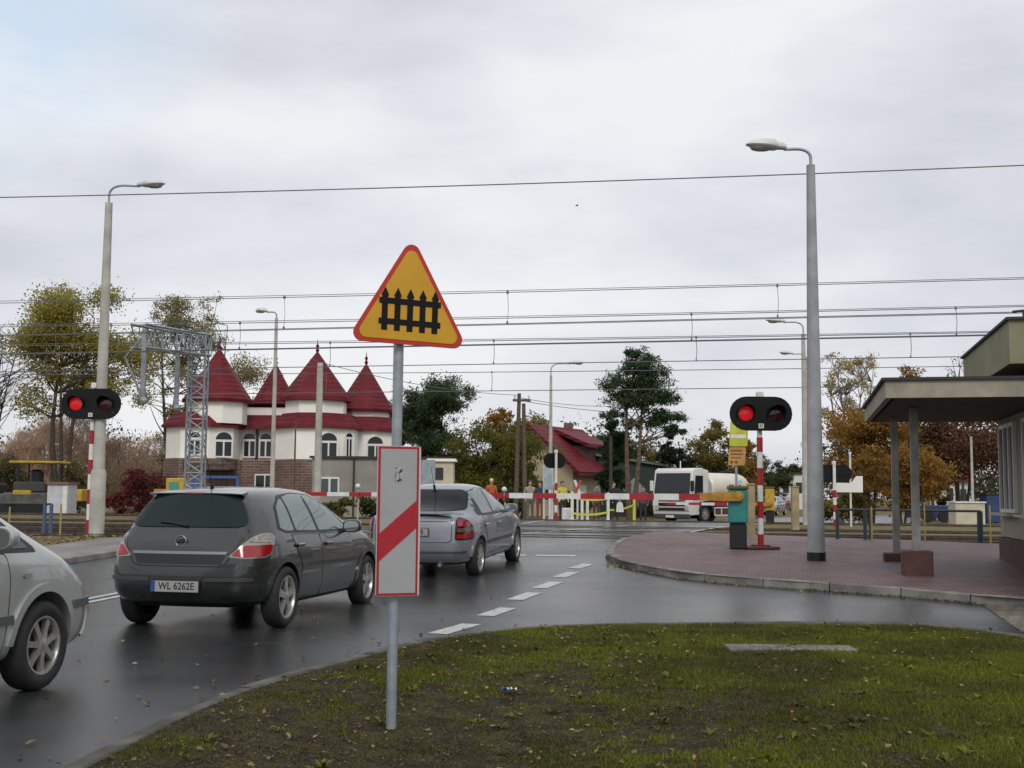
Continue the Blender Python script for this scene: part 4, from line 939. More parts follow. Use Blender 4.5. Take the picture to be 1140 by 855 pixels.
    m.build('badge', M_chrome, root, True)
    patch('bumper', bv, 0, [(-.80, .32), (-.76, .665), (-.56, .655), (-.42, .60), (.42, .60), (.56, .655), (.76, .665), (.80, .32)], .020, paint, root, depth=.04, step=.08, rnd_=.04)
    for mir in (False, True): patch('bumper_corner', bv, 62, [(.03-.42, .28), (.02-.42, .64), (-.17+.02, .655), (-.08, .60), (-.115, .52), (-.12, .36)], .016, paint, root, mirror=mir, depth=.04, step=.07)
    patch('bumper_strip', bv, 0, [(-.75, .515), (-.3, .51), (-.3, .545), (-.75, .552)], .032, mat('satin_grey_trim', (.06, .06, .063), .35, .4), root, depth=.02, rnd_=.01); patch('bumper_strip', bv, 0, [(.75, .515), (.3, .51), (.3, .545), (.75, .552)], .032, MATS['satin_grey_trim'], root, depth=.02, rnd_=.01)
    plate(root, -.795, .46, text, R(3))
    patch('lower_valance', bv, 0, [(-.62, .25), (-.55, .315), (.55, .315), (.62, .25)], .024, M_black, root, depth=.05, rnd_=.02)
    h = bv.ray_cast(Vector((-3, 0, 1.06)), Vector((1, 0, 0)))[0]; m = MB(); m.tube([(h.x-.02, -.02, 1.06), (h.x-.005, .16, 1.085), (h.x+.0, .30, 1.10)], [.016, .012, .007], 8); m.build('wiper', M_black, root)
    m = MB(); m.tube([(-.02, 0, 1.455), (-.04, 0, 1.49)], .02, 8); m.tube([(-.03, 0, 1.48), (-.19, 0, 1.80)], [.005, .0035], 6); m.build('antenna', M_black, root)
    # front
    patch('windscreen', bv, 180, [(-.66, 1.03), (-.55, 1.34), (-.40, 1.375), (.40, 1.375), (.55, 1.34), (.66, 1.03)], .006, M_glass, root)
    for sgn in (-1, 1): patch('headlamp', bv, 180, [(sgn*.42, .66), (sgn*.68, .70), (sgn*.74, .78), (sgn*.45, .73)], .012, M_lampclear, root)
    patch('grille', bv, 180, [(-.35, .58), (-.38, .67), (.38, .67), (.35, .58)], .012, M_black, root)
    return root
HX, HY = -3.20, 13.07
hatch((HX, HY, .0), R(90)-.2088, 'dark grey hatchback waiting with its rear towards the camera', P1, 'WL 6262E')
# ---- silver blue saloon
P2 = carpaint('silver_blue_car_paint', (.19, .208, .235), .25, .40)
def saloon(loc, rz, label, paint):
    root = thing('saloon_car', label, 'car', loc, rz)
    st = [dict(k='deck', x=(-.80, -.72), xb=-.70, xm=-.84, W=.62, zb=.27, B=.97, bul=-.04),
          dict(k='deck', x=(-.74, -.66), xb=-.64, xm=-.78, W=.715, zb=.25, B=1.00),
          dict(k='deck', x=(-.55, -.50), W=.80, zb=.21, B=1.00),
          dict(k='cab', x=(-.30, -.10), xB=-.26, W=.835, zb=.2, B=.965, R=1.10, Wr=.60),
          dict(k='cab', x=(-.02, .28), xB=.05, W=.868, zb=.19, B=.955, R=1.36, Wr=.575),
          dict(k='cab', x=(.45, .62), W=.868, zb=.18, B=.95, R=1.425, Wr=.59),
          dict(k='cab', x=(1.0, 1.0), W=.868, zb=.18, B=.945, R=1.442, Wr=.60),
          dict(k='cab', x=(1.5, 1.3), W=.868, zb=.18, B=.935, R=1.428, Wr=.59),
          dict(k='cab', x=(2.15, 1.58), xB=2.08, W=.866, zb=.18, B=.93, R=1.375, Wr=.57),
          dict(k='deck', x=(2.42, 2.44), W=.864, zb=.18, B=.95),
          dict(k='deck', x=(2.75, 2.75), W=.855, zb=.19, B=.90), dict(k='deck', x=(3.1, 3.05), W=.83, zb=.2, B=.82),
          dict(k='deck', x=(3.30, 3.25), W=.76, zb=.22, B=.73), dict(k='deck', x=(3.40, 3.35), W=.64, zb=.26, B=.65)]
    arches = [(0, .31), (2.606, .31)]
    body, bv = body_mesh('body', st, arches, paint, .345); body.parent = root
    spec = dict(side=1, arches=arches, ra=.345, r=.302, rimr=.205, track=.77, axles=((0, 0), (2.606, .02)), under=(-.6, 3.1), mirror=(1.84, .97),
        dlo=[(.0, .985), (.16, 1.22), (.40, 1.325), (.80, 1.37), (1.2, 1.35), (1.58, 1.23), (1.98, 1.0), (2.02, .945), (1.2, .94), (.1, .95)],
        windows=[[(.28, .975), (.33, 1.29), (.75, 1.345), (.90, 1.345), (.95, .97)], [(1.02, .97), (.975, 1.345), (1.2, 1.325), (1.54, 1.21), (1.9, 1.0), (1.93, .965)]],
        doors=[([(.36, .28), (.44, .58), (.28, .78), (.24, .94), (.97, .93), (1.0, .78), (1.0, .25)], (.36, .80)), ([(1.015, .25), (1.015, .78), (.985, .93), (1.98, .925), (2.05, .78), (2.05, .33), (2.0, .25)], (1.2, .79))],
        strips=[([(.40, .50), (.40, .545), (2.1, .545), (2.1, .50)], .016, mat('grey_rub_strip', (.05, .055, .065), .5))], spokes=7, lip=(5, 175))
    finish_car(root, body, bv, paint, spec)
    patch('rear_glass', bv, 0, [(-.66, 1.05), (-.56, 1.29), (-.45, 1.345), (.45, 1.345), (.56, 1.29), (.66, 1.05), (.5, 1.035), (-.5, 1.035)], .006, mat('dark_rear_glass', (.008, .010, .014), .06, spec=.12), root, step=.06, rnd_=.05)
    patch('boot_seam', bv, 0, [(-.612, .59), (-.612, .93), (-.53, .975), (.53, .975), (.612, .93), (.612, .59), (.51, .573), (-.51, .573)], .002, M_black, root, step=.08, depth=.01)
    patch('boot_lid', bv, 0, [(-.60, .60), (-.60, .93), (-.52, .965), (.52, .965), (.60, .93), (.60, .60), (.5, .585), (-.5, .585)], .006, paint, root, step=.08)
    m = MB(); m.box((-.74, 0, 1.015), (.14, 1.18, .03), bev=.014); m.build('boot_spoiler', paint, root, True)
    for mir in (False, True):
        tl_ = patch('tail_lamp', bv, 25, [(.26, .62), (.28, .90), (.33, .955), (.50, .90), (.60, .80), (.615, .64), (.58, .615)], .014, M_lampdred, root, mirror=mir, depth=.03)
        patch('red_lens', bv, 25, [(.28, .64), (.285, .70), (.60, .71), (.60, .65), (.56, .635)], .02, M_lampred, tl_, mirror=mir, depth=.01); patch('smoked_lens', bv, 25, [(.29, .73), (.295, .79), (.58, .80), (.595, .74)], .02, mat('smoked_lens', (.10, .08, .06), .15), tl_, mirror=mir, depth=.01)
        patch('red_lens', bv, 25, [(.30, .82), (.30, .90), (.34, .93), (.48, .88), (.55, .82)], .02, M_lampred, tl_, mirror=mir, depth=.01)
    patch('bumper', bv, 0, [(-.78, .30), (-.76, .575), (.76, .575), (.78, .30)], .03, paint, root, depth=.05, step=.08)
    for mir in (False, True): patch('bumper_corner', bv, 65, [(-.42, .28), (-.42, .58), (-.17, .59), (-.13, .54), (-.135, .36)], .018, paint, root, mirror=mir, depth=.04, step=.07)
    patch('bumper_strip', bv, 0, [(-.77, .425), (.77, .425), (.77, .45), (-.77, .45)], .036, MATS['grey_rub_strip'], root, depth=.02, rnd_=.005)
    plate(root, -.875, .74, 'WL 5385', R(-2), light=.26)
    m = MB(); m.tube([(.34, 0, 1.36), (.30, 0, 1.42)], .02, 8); m.tube([(.31, 0, 1.40), (.12, 0, 1.72)], [.005, .0035], 6); m.build('antenna', M_black, root)
    patch('windscreen', bv, 180, [(-.64, 1.0), (-.53, 1.31), (-.40, 1.345), (.40, 1.345), (.53, 1.31), (.64, 1.0)], .006, M_glass, root)
    for sgn in (-1, 1): patch('headlamp', bv, 180, [(sgn*.42, .60), (sgn*.66, .62), (sgn*.70, .72), (sgn*.44, .70)], .012, M_lampclear, root)
    m = MB(); m.tube([(-.80, -.42, .24), (-.60, -.42, .26)], .03, 10); m.build('exhaust_pipe', M_steel, root)
    return root
w2 = Vector((-.525, 19.25)); hd2 = .228
p2 = w2+Vector((-math.cos(hd2), math.sin(hd2)))*.80
dz2 = (zt(p2.x+.6, p2.y+2.5)-zt(p2.x, p2.y))
sal = saloon((p2.x, p2.y, zt(p2.x, p2.y)-.03), R(90)-hd2, 'silver blue saloon waiting ahead of the dark hatchback, partly behind the striped plate', P2)
sal.rotation_euler = (0, -math.atan2(dz2, 2.6), R(90)-hd2)
# ---- silver people carrier, only its nose in the picture
P3 = carpaint('silver_car_paint', (.44, .45, .44), .5, .36)
def minivan(loc, rz, label, paint):
    root = thing('people_carrier', label, 'car', loc, rz)
    st = [dict(k='cab', x=(-.72, -.55), W=.70, zb=.28, B=1.02, R=1.50, Wr=.52), dict(k='cab', x=(-.66, -.45), W=.80, zb=.26, B=1.03, R=1.58, Wr=.60),
          dict(k='cab', x=(-.4, -.25), W=.865, zb=.22, B=1.03, R=1.62, Wr=.62), dict(k='cab', x=(.4, .4), W=.875, zb=.2, B=1.02, R=1.65, Wr=.63),
          dict(k='cab', x=(1.1, 1.0), W=.875, zb=.2, B=1.01, R=1.65, Wr=.63), dict(k='cab', x=(1.8, 1.35), W=.872, zb=.2, B=1.0, R=1.62, Wr=.61),
          dict(k='cab', x=(2.30, 1.75), W=.872, zb=.2, B=.995, R=1.60, Wr=.61), dict(k='cab', x=(2.68, 2.04), xB=2.66, W=.87, zb=.2, B=.985, R=1.50, Wr=.585),
          dict(k='deck', x=(2.84, 2.90), W=.866, zb=.2, B=1.01), dict(k='deck', x=(3.05, 3.08), W=.855, zb=.2, B=.93),
          dict(k='deck', x=(3.28, 3.24), W=.825, zb=.21, B=.83), dict(k='deck', x=(3.45, 3.38), W=.75, zb=.23, B=.73), dict(k='deck', x=(3.54, 3.46), W=.63, zb=.26, B=.64)]
    arches = [(0, .325), (2.694, .325)]
    body, bv = body_mesh('body', st, arches, paint, .37); body.parent = root
    spec = dict(side=1, arches=arches, ra=.37, r=.312, rimr=.205, track=.78, axles=((0, 0), (2.694, 0)), under=(-.5, 3.2), mirror=(2.06, 1.06),
        dlo=[(-.45, 1.06), (-.3, 1.42), (.2, 1.53), (1.0, 1.55), (1.5, 1.52), (1.98, 1.42), (2.60, 1.01), (2.62, .97), (1.0, 1.0)],
        windows=[[(-.3, 1.08), (-.2, 1.40), (.2, 1.50), (.2, 1.05)], [(.28, 1.04), (.28, 1.50), (1.05, 1.52), (1.1, 1.03)], [(1.18, 1.03), (1.13, 1.52), (1.46, 1.49), (1.94, 1.39), (2.50, 1.03), (2.52, 1.0)]],
        doors=[([(.36, .30), (.45, .7), (.25, 1.0), (1.12, .99), (1.14, .30)], (.4, .9)), ([(1.16, .30), (1.14, .99), (2.24, .97), (2.26, .80), (2.22, .30)], (1.36, .89))],
        strips=[([(.40, .50), (.40, .56), (2.30, .56), (2.30, .50)], .018, mat('dark_grey_strip', (.09, .09, .095), .5))], spokes=7, lip=(-4, 176), lipmat=paint, glass=mat('grey_side_glass', (.04, .055, .052), .04, spec=.6))
    finish_car(root, body, bv, paint, spec)
    patch('windscreen', bv, 180, [(-.68, 1.08), (-.56, 1.44), (-.4, 1.49), (.4, 1.49), (.56, 1.44), (.68, 1.08)], .006, M_glass, root)
    for mir in (False, True):
        patch('headlamp', bv, 155, [(-.72+.0, .72), (-.70, .84), (-.52, .83), (-.40, .72), (-.50, .66)], .010, M_lampclear, root, mirror=mir)
        patch('side_strip', bv, 90, [(3.06, .54), (3.06, .60), (3.42, .60), (3.42, .54)], .024, MATS['dark_grey_strip'], root, mirror=mir, depth=.03, rnd_=.01)
        patch('side_repeater', bv, 90, [(2.42, .80), (2.42, .83), (2.51, .83), (2.51, .80)], .012, M_lampclear, root, mirror=mir, rnd_=.01)
    patch('front_bumper', bv, 180, [(-.72, .30), (-.72, .58), (.72, .58), (.72, .30)], .02, paint, root, depth=.04)
    return root
hd3 = .20; fw = gp(40, 768); c3 = Vector((fw.x, fw.y))+Vector((-math.cos(hd3), math.sin(hd3)))*.82; rear3 = c3-Vector((math.sin(hd3), math.cos(hd3)))*2.694
minivan((rear3.x, rear3.y, 0), R(90)-hd3, 'silver people carrier entering at the left edge with seven spoke wheel', P3)
# ---- white tanker lorry beyond the crossing
M_tw = mat('lorry_white', (.70, .69, .66), .35, var=.06, vs=1.5, coat=.3)
TY = 64.0; tq = at(745, 560, TY); trz = R(90+180)-R(43)
lor = thing('tanker_lorry', 'white tanker lorry with big dark windscreen waiting beyond the barrier', 'lorry', (tq.x+.15, TY, zt(tq.x, TY)-.02), trz)
# local: x forward, front at x = 0
m = MB(); sec = []
prof = [(-1.6, 1.0, 2.78), (-.95, 1.0, 2.90), (-.36, 1.0, 2.89), (-.15, 1.0, 2.76), (.02, 1.02, 1.55), (.04, 1.02, .95), (-.02, 1.0, .42), (-.75, 1.0, .45), (-.78, 1.0, 1.12), (-1.6, 1.0, 1.12)]
W_ = 1.22
vs = []
for sgn in (-1, 1):
    for (x, k, z) in prof: vs.append((x, sgn*W_*k, z))
n = len(prof); m.add(vs, [tuple(range(n)), tuple(range(2*n-1, n-1, -1))]+[(i, n+i, n+(i+1) % n, (i+1) % n) for i in range(n)])
bm = bmesh.new(); [bm.verts.new(v) for v in m.v]; bm.verts.ensure_lookup_table(); [bm.faces.new([bm.verts[i] for i in f]) for f in m.f]
bmesh.ops.recalc_face_normals(bm, faces=bm.faces[:]); bmesh.ops.bevel(bm, geom=bm.edges[:], offset=.05, segments=3, affect='EDGES', profile=.6)
me = bpy.data.meshes.new('cab'); bm.to_mesh(me); bm.free(); me.materials.append(M_tw); me.polygons.foreach_set('use_smooth', [True]*len(me.polygons)); me.set_sharp_from_angle(angle=R(40)); cab = bpy.data.objects.new('cab', me); COL.objects.link(cab); cab.parent = lor
def slab(name, pts, thick, m_, parent, nrm):
    k = MB(); nrm = Vector(nrm).normalized(); p = [Vector(q) for q in pts]; n_ = len(p); k.add([q+nrm*thick for q in p]+[q-nrm*.02 for q in p], [tuple(range(n_)), tuple(range(2*n_-1, n_-1, -1))]+[(i, (i+1) % n_, n_+(i+1) % n_, n_+i) for i in range(n_)]); return k.build(name, m_, parent)
slab('windscreen', [(.025, -1.13, 1.52), (.025, 1.13, 1.52), (-.135, 1.09, 2.62), (-.135, -1.09, 2.62)], .02, M_win, cab, (1, 0, .22))
for sgn in (-1, 1):
    slab('side_window', [(-.28, sgn*1.235, 1.55), (-1.05, sgn*1.235, 1.62), (-1.05, sgn*1.225, 2.50), (-.38, sgn*1.225, 2.50)], .012, M_win, cab, (0, sgn, .04))
    k = MB(); k.box((.02, sgn*1.30, 1.95), (.12, .20, .55), bev=.03); k.build('wing_mirror', M_tw if sgn < 0 else M_black, cab)
    k = MB(); k.box((.0, sgn*.93, .80), (.12, .34, .34), bev=.05); k.build('headlamp', mat('lorry_lamp', (.55, .55, .52), .15, .3), cab)
for z, hh in ((1.24, .20), (.98, .17), (.74, .15)): k = MB(); k.box((.045, 0, z), (.03, 1.7, hh), bev=.01); k.build('grille', M_black if z < 1 else mat('grey_grille', (.14, .14, .14), .5), cab)
k = MB(); k.box((-.02, 0, .36), (.14, 2.3, .26), bev=.04); k.build('bumper', mat('dark_bumper', (.05, .05, .05), .6), cab); k = MB(); k.box((.055, -.1, .36), (.02, .53, .12)); k.build('number_plate', M_white, cab)
k = MB(); k.box((-1.70, 0, 1.9), (.12, 2.2, 1.6)); k.build('gap_shade_panel', M_dsteel, cab)  # dark panel added to deepen the shade between cab and tank
for sgn in (-1, 1):
    k = MB(); [k.box((-1.35+.62*math.cos(R(a)), sgn*1.2, .5+.62*math.sin(R(a))), (.12, .2, .16), tilt=Matrix.Rotation(R(90-a), 3, 'Y')) for a in range(20, 170, 12)]; k.build('mudguard', M_dsteel, cab)
for y in (-.5, .35): k = MB(); k.tube([(.05, y, 1.54), (.0, y+.5, 1.72)], .02, 5); k.build('wiper', M_black, cab)
k = MB(); k.tube([(-1.2, -.3, 2.83), (-1.2, -.3, 3.3)], .03, 6); k.build('antenna', M_white, cab); k = MB(); k.lathe([(.09, 2.8), (.09, 3.02), (.03, 3.08), (.001, 3.08)], (-1.2, .9, 0), n=10); k.build('beacon', M_lampdred, cab, True)
k = MB(); vs = []; n = 20
for x in (-2.25, -2.35, -5.75, -5.9):
    s_ = .9 if x in (-2.25, -5.9) else 1
    for q in range(n): a = 2*math.pi*q/n; ca, sa = math.cos(a), math.sin(a); vs.append((x, s_*1.12*math.copysign(abs(ca)**.9, ca), 1.86+s_*.84*math.copysign(abs(sa)**.9, sa)))
k.add(vs, [(i*n+q, i*n+(q+1) % n, (i+1)*n+(q+1) % n, (i+1)*n+q) for i in range(3) for q in range(n)]+[tuple(range(n)), tuple(3*n+q for q in range(n))]); tk = k.build('tank', mat('tank_cream_white', (.72, .68, .57), .35, var=.05, vs=1), lor, True)
text_obj('tank_text', 'SRAS', .55, mat('tank_lettering', (.10, .12, .16), .5), tk, Matrix.Translation((-4.3, 1.12, 1.86)) @ Matrix.Rotation(R(180), 4, 'Z') @ Matrix.Rotation(R(90), 4, 'X'), .012)
k = MB(); k.box((-3.8, 0, .95), (4.0, .9, .22)); k.build('chassis', M_dsteel, lor)
for sgn in (-1, 1):
    k = MB(); k.box((-3.25, sgn*1.16, .82), (2.0, .04, .07)); k.box((-3.25, sgn*1.16, .42), (2.0, .04, .07)); [k.box((x, sgn*1.16, .62), (.06, .04, .45)) for x in (-2.25, -2.9, -3.6, -4.25)]; k.build('side_guard', M_white, lor)
    k = MB(); k.box((-3.1, sgn*1.03, .66), (1.2, .22, .42), bev=.05); k.build('locker', mat('dull_red_locker', (.12, .035, .03), .6), lor)
    k = MB(); k.box((-2.6, sgn*1.15, 1.06), (1.6, .1, .10)); k.build('marker_rail', M_red, lor)
for x in (-1.35, -5.0):
    for sgn in (-1, 1): wheel(x, sgn*1.02, .5, lor, 8, .29, w=.3)
k = MB(); k.box((-1.35, 0, .6), (1.3, 1.6, .7)); k.build('wheel_housing', M_darkin, lor)
# ---- small oncoming cars far down the road
def far_car(px, Y, paint, label, lamps=False):
    q = at(px, 565, Y); o = hatch((q.x, Y, zt(q.x, Y)), R(-90)-.45, label, paint, '')
    if lamps:
        for ch in o.children:
            if ch.name.startswith('headlamp'):
                ch.data.materials.clear(); ch.data.materials.append(mat('lit_headlamp', (.8, .8, .75), .2, emit=(1, .97, .9, 6)))
    return o
far_car(862, 96, carpaint('far_silver_paint', (.33, .34, .36)), 'small pale car with lit headlamps far down the road', True)
far_car(872, 118, carpaint('far_red_paint', (.25, .02, .02)), 'small red car farther down the road, behind the pale one')
# ------------------------------------------------------------------ overhead line
M_wire = mat('line_wire', (.13, .135, .15), .6, .3)
def zatt(s, t, base): return base
for i, (sc, zc, zm, off, sp_) in enumerate(((29.3, 5.66, 6.42, 2.0, 11.4), (33.3, 5.66, 6.38, -1.5, 12.5), (38.4, 5.66, 6.38, 3.0, 13.5), (48.4, 5.66, 6.40, -2.0, 15))):
    t = thing('overhead_line', 'railway overhead line with messenger and contact wires, %s' % ['nearest and highest in the picture', 'second from the camera', 'third from the camera', 'farthest and lowest in the picture'][i], 'overhead line', (*ST(sc, 0), 0), math.atan2(-NX, NY), 'overhead lines of the railway')
    r = .010+.0018*i
    sag = lambda x: zm+.10*((x-5-off)/24)**2
    m = MB(); m.tube([(x, 0, sag(x)) for x in range(-60, 61, 6)], r, 5); m.build('messenger_wire', M_wire, t)
    if i < 3: m = MB(); m.tube([(x, .06, sag(x)+.05+.02*math.sin(x)) for x in range(-60, 61, 6)], r*.8, 5); m.build('messenger_wire', M_wire, t)
    m = MB(); m.tube([(x, 0, zc) for x in (-60, 0, 60)], r*1.1, 5); m.build('contact_wire', M_wire, t)
    if i < 2: m = MB(); m.tube([(x, .09, zc-.012) for x in (-60, 0, 60)], r, 5); m.build('contact_wire', M_wire, t)
    x = -50+off
    while x < 50:
        m = MB(); m.tube([(x, 0, sag(x)), (x+.025, 0, (sag(x)+zc)/2), (x, 0, zc)], .006+.002*i, 4); m.box((x, 0, sag(x)+.0), (.05, .05, .07)); m.box((x, 0, zc+.03), (.04, .05, .06)); m.build('dropper', M_wire, t); x += sp_*rnd.uniform(.42, .58)
q0, q1 = at(-60, 221, 26.2), at(1200, 181.5, 23.4)
m = MB(); pts = []
for k in range(25): u = k/24; pts.append(q0.lerp(q1, u)-Vector((0, 0, .28*4*u*(1-u)*.25)))
m.tube(pts, .0125, 6); o = m.build('cable', M_wire); tag(o, 'single thin cable high across the sky above all other wires', 'cable')
def cable(name, a, b, sagv, r, label):
    pts = []
    for k in range(17): u = k/16; pts.append(a.lerp(b, u)-Vector((0, 0, sagv*4*u*(1-u))))
    m = MB(); m.tube(pts, r, 5); o = m.build(name, M_wire); tag(o, label, 'cable')
cable('cable', at(580, 440, 60), at(345, 400, 49), .3, .014, 'thin sloping cable from the wooden pole to the plain concrete pole')
cable('cable', at(580, 443, 60), at(690, 452, 66), .15, .014, 'thin sloping cable from the wooden pole towards the tall pine')
cable('cable', at(580, 446, 60), at(760, 458, 78), .3, .016, 'lower sloping cable from the wooden pole towards the dark spruces')

# ------------------------------------------------------------------ railway gantry at left
def lattice(m, a, b, w, h, ux, uz, n, r=.03, rd=.02):
    a, b, ux, uz = Vector(a), Vector(b), Vector(ux), Vector(uz)
    cs = [(-w/2, -h/2), (w/2, -h/2), (w/2, h/2), (-w/2, h/2)]
    for (x, z) in cs: o = ux*x+uz*z; m.tube([a+o, b+o], r, 4)
    for k in range(n):
        p, q = a.lerp(b, k/n), a.lerp(b, (k+1)/n)
        for i in range(4):
            c, d = cs[i], cs[(i+1) % 4]
            if k % 2: c, d = d, c
            m.tube([p+ux*c[0]+uz*c[1], q+ux*d[0]+uz*d[1]], rd, 3)
            m.tube([p+ux*c[0]+uz*c[1], p+ux*d[0]+uz*d[1]], rd*.8, 3)
Yg = 41.0; gb = at(216, 560, Yg); gbz = .25; gt = at(216, 372, Yg).z
gan = thing('railway_gantry', 'grey blue lattice gantry mast with a lattice arm in front of the turret house', 'gantry', (gb.x, Yg, gbz))
M_gan = mat('gantry_steel', (.27, .30, .32), .55, .3, var=.2, vs=4)
m = MB(); lattice(m, (0, 0, 0), (0, 0, gt-gbz), .55, .45, (1, 0, 0), (0, 1, 0), 18, .038, .022); m.build('mast', M_gan, gan)
e = at(154, 374, Yg-4.2); hb = .70
A_ = Vector((0.1, .35, gt-gbz-hb/2)); B_ = Vector((e.x-gb.x, e.y-Yg, e.z-gbz)); dd = (B_-A_).normalized(); sx = dd.cross(Vector((0, 0, 1))).normalized()
m = MB(); lattice(m, A_, B_, .5, hb, sx, Vector((0, 0, 1)), 9, .042, .026); m.build('lattice_arm', M_gan, gan)
for px, y0, y1, Yh in ((160, 366, 446, Yg-4.0), (197, 394, 454, Yg-1.4)):
    a, b = at(px, y0, Yh), at(px, y1, Yh); m = MB(); o = Vector((gb.x, Yg, gbz))
    m.box(((a+b)/2-o), (.13, .13, (a-b).length)); m.ball(b-o, .13, 8); m.build('hanging_post', M_gan, gan)
a, b = at(139, 398, Yg-4.4), at(160, 446, Yg-4.0); m = MB(); m.tube([a-Vector((gb.x, Yg, gbz)), b-Vector((gb.x, Yg, gbz))], .035, 6); m.tube([at(160, 372, Yg-4.0)-Vector((gb.x, Yg, gbz)), a-Vector((gb.x, Yg, gbz))], .02, 5); m.build('registration_arm', M_gan, gan)
m = MB(); m.box((0, 0, .1), (.9, .8, .5), bev=.04); m.build('foundation', M_conc, gan)

# ------------------------------------------------------------------ poles
def plain_pole(px, pyt, Y, r, m_, name, label, cat='pole'):
    x = at(px, 560, Y).x; z0 = zt(x, Y); H = at(px, pyt, Y).z-z0; m = MB(); m.tube([(0, 0, -.1), (0, 0, H)], [r, r*.75], 12); o = m.build(name, m_, None, True); o.location = (x, Y, z0); tag(o, label, cat); return o
plain_pole(353, 404, 47, .155, M_conc_l, 'concrete_pole', 'plain concrete pole without a lamp in front of the third turret from the left')
o = plain_pole(327, 474, 55, .05, M_wood, 'aerial_pole', 'short dark aerial pole against the white house wall')
wp = thing('wooden_pole', 'twin legged weathered wooden utility pole in front of the olive tree', 'utility pole', (at(580, 560, 60).x, 60, 0))
H = at(580, 438, 60).z
for x in (-.28, .22): m = MB(); m.tube([(x*.95, 0, -.1), (x*.45, 0, H-(.5 if x > 0 else 0))], [.13, .09], 10); m.build('leg', M_wood, wp, True)
m = MB(); m.box((0, -.1, H-.35), (.9, .1, .12)); m.build('crossarm', M_wood, wp)
m = MB(); [m.lathe([(.02, H-.3), (.05, H-.2), (.05, H-.12), (.02, H-.06)], (x, -.1, 0), n=8) for x in (-.35, .35)]; m.build('insulators', M_white, wp)
plain_pole(680, 486, 70, .12, M_bark, 'tree_stump_pole', 'short dark pole left of the tall pine'); plain_pole(1083, 486, 48, .06, M_conc_l, 'thin_pole', 'thin pale pole behind the canopy near the pale box')

# ------------------------------------------------------------------ the house with four red turrets
M_roofred = mat('red_sheet_roof', (.21, .022, .028), .5, var=.22, vs=1.4)
def rooftile(name, c):
    m = mat(name, c, .6, var=.2, vs=1.3, spec=.2); t = m.node_tree; b = t.nodes['Principled BSDF']
    w = t.nodes.new('ShaderNodeTexWave'); w.wave_type = 'BANDS'; w.bands_direction = 'Z'; w.inputs['Scale'].default_value = 1.1; w.inputs['Distortion'].default_value = .0
    tcn = t.nodes.new('ShaderNodeTexCoord'); bp = t.nodes.new('ShaderNodeBump'); bp.inputs['Strength'].default_value = .6; bp.inputs['Distance'].default_value = .05
    t.links.new(tcn.outputs['Object'], w.inputs[0]); t.links.new(w.outputs[0], bp.inputs['Height']); t.links.new(bp.outputs[0], b.inputs['Normal']); return m
M_roofred = rooftile('red_tile_roof', (.125, .012, .018))
M_cream = mat('cream_render', (.88, .86, .80), .8, var=.06, vs=.8)
M_brick = brickmat('house_brick', (.21, .115, .09), (.14, .075, .06), (.24, .22, .19), .5, .16, .8, vertical=True)
HY_ = 75.0; u = HY_/1350
def hx(px, dy=0): return at(px, 500, HY_+dy).x
def hz(py, dy=0): return at(320, py, HY_+dy).z
house = thing('turret_house', 'cream house with four pointed dark red turret roofs and arched windows', 'house', (hx(315), HY_, 0))
def Hx(px, dy=0): return hx(px, dy)-hx(315)
def ngon(cx, cy, r, z0, z1, n=8, r1=None, rot=None):
    rot = math.pi/n if rot is None else rot; r1 = r if r1 is None else r1
    return [(cx+r*math.cos(rot+2*math.pi*k/n), cy+r*math.sin(rot+2*math.pi*k/n), z0) for k in range(n)]+[(cx+r1*math.cos(rot+2*math.pi*k/n), cy+r1*math.sin(rot+2*math.pi*k/n), z1) for k in range(n)]
def addn(m, vs, n=8, caps=True, mi=0): m.add(vs, [(k, (k+1) % n, n+(k+1) % n, n+k) for k in range(n)]+([tuple(range(n)), tuple(range(2*n-1, n-1, -1))] if caps else []), mi)
zb, ze, zs0, zs1 = hz(512), hz(477), hz(474), hz(462)
T_ = [(241, -1.2, 36, 446, 388, 462), (305, 3.5, 30, 457, 405, 466), (351, -.8, 38, 444, 391, 462), (406, 2.5, 33, 456, 404, 470)]
bays = [(226, -1.0, 38), (353, -.6, 45), (405, 2.6, 42)]
m = MB()
for (px, dy, hw) in bays: addn(m, ngon(Hx(px, dy), dy, hw*u*1.04, 0, ze))
m.box(((Hx(255)+Hx(375))/2, 3.2, ze/2-.003), (Hx(395)-Hx(240), 6.2, ze)); m.build('wall', M_cream, house)
m = MB()
for (px, dy, hw) in bays: addn(m, ngon(Hx(px, dy), dy, (hw+5)*u*1.04, zs0-.12, zs1, 8, (hw-6)*u)); addn(m, ngon(Hx(px, dy), dy, (hw+5.5)*u*1.04, zs0-.26, zs0-.123))
xx0, xx1 = Hx(240), Hx(392)
m.add([(xx0, -.55, zs0-.1), (xx1, -.55, zs0-.1), (xx1, .6, zs1+.02), (xx0, .6, zs1+.02), (xx0, 6.8, zs1+.02), (xx1, 6.8, zs1+.02), (xx0, -.55, zs0-.24), (xx1, -.55, zs0-.24)], [(0, 1, 2, 3), (3, 2, 5, 4), (6, 7, 1, 0)]); m.build('skirt_roof', M_roofred, house)
m = MB(); m.box(((xx0+xx1)/2, 3.8, (zs1+hz(464))/2+.2), (xx1-xx0-2.2, 5.2, .8)); m.build('attic_wall', M_cream, house)
m = MB(); m.box(((xx0+xx1)/2, 3.8, zs1+.86), (xx1-xx0-1.4, 5.8, .22)); m.build('attic_roof', M_roofred, house)
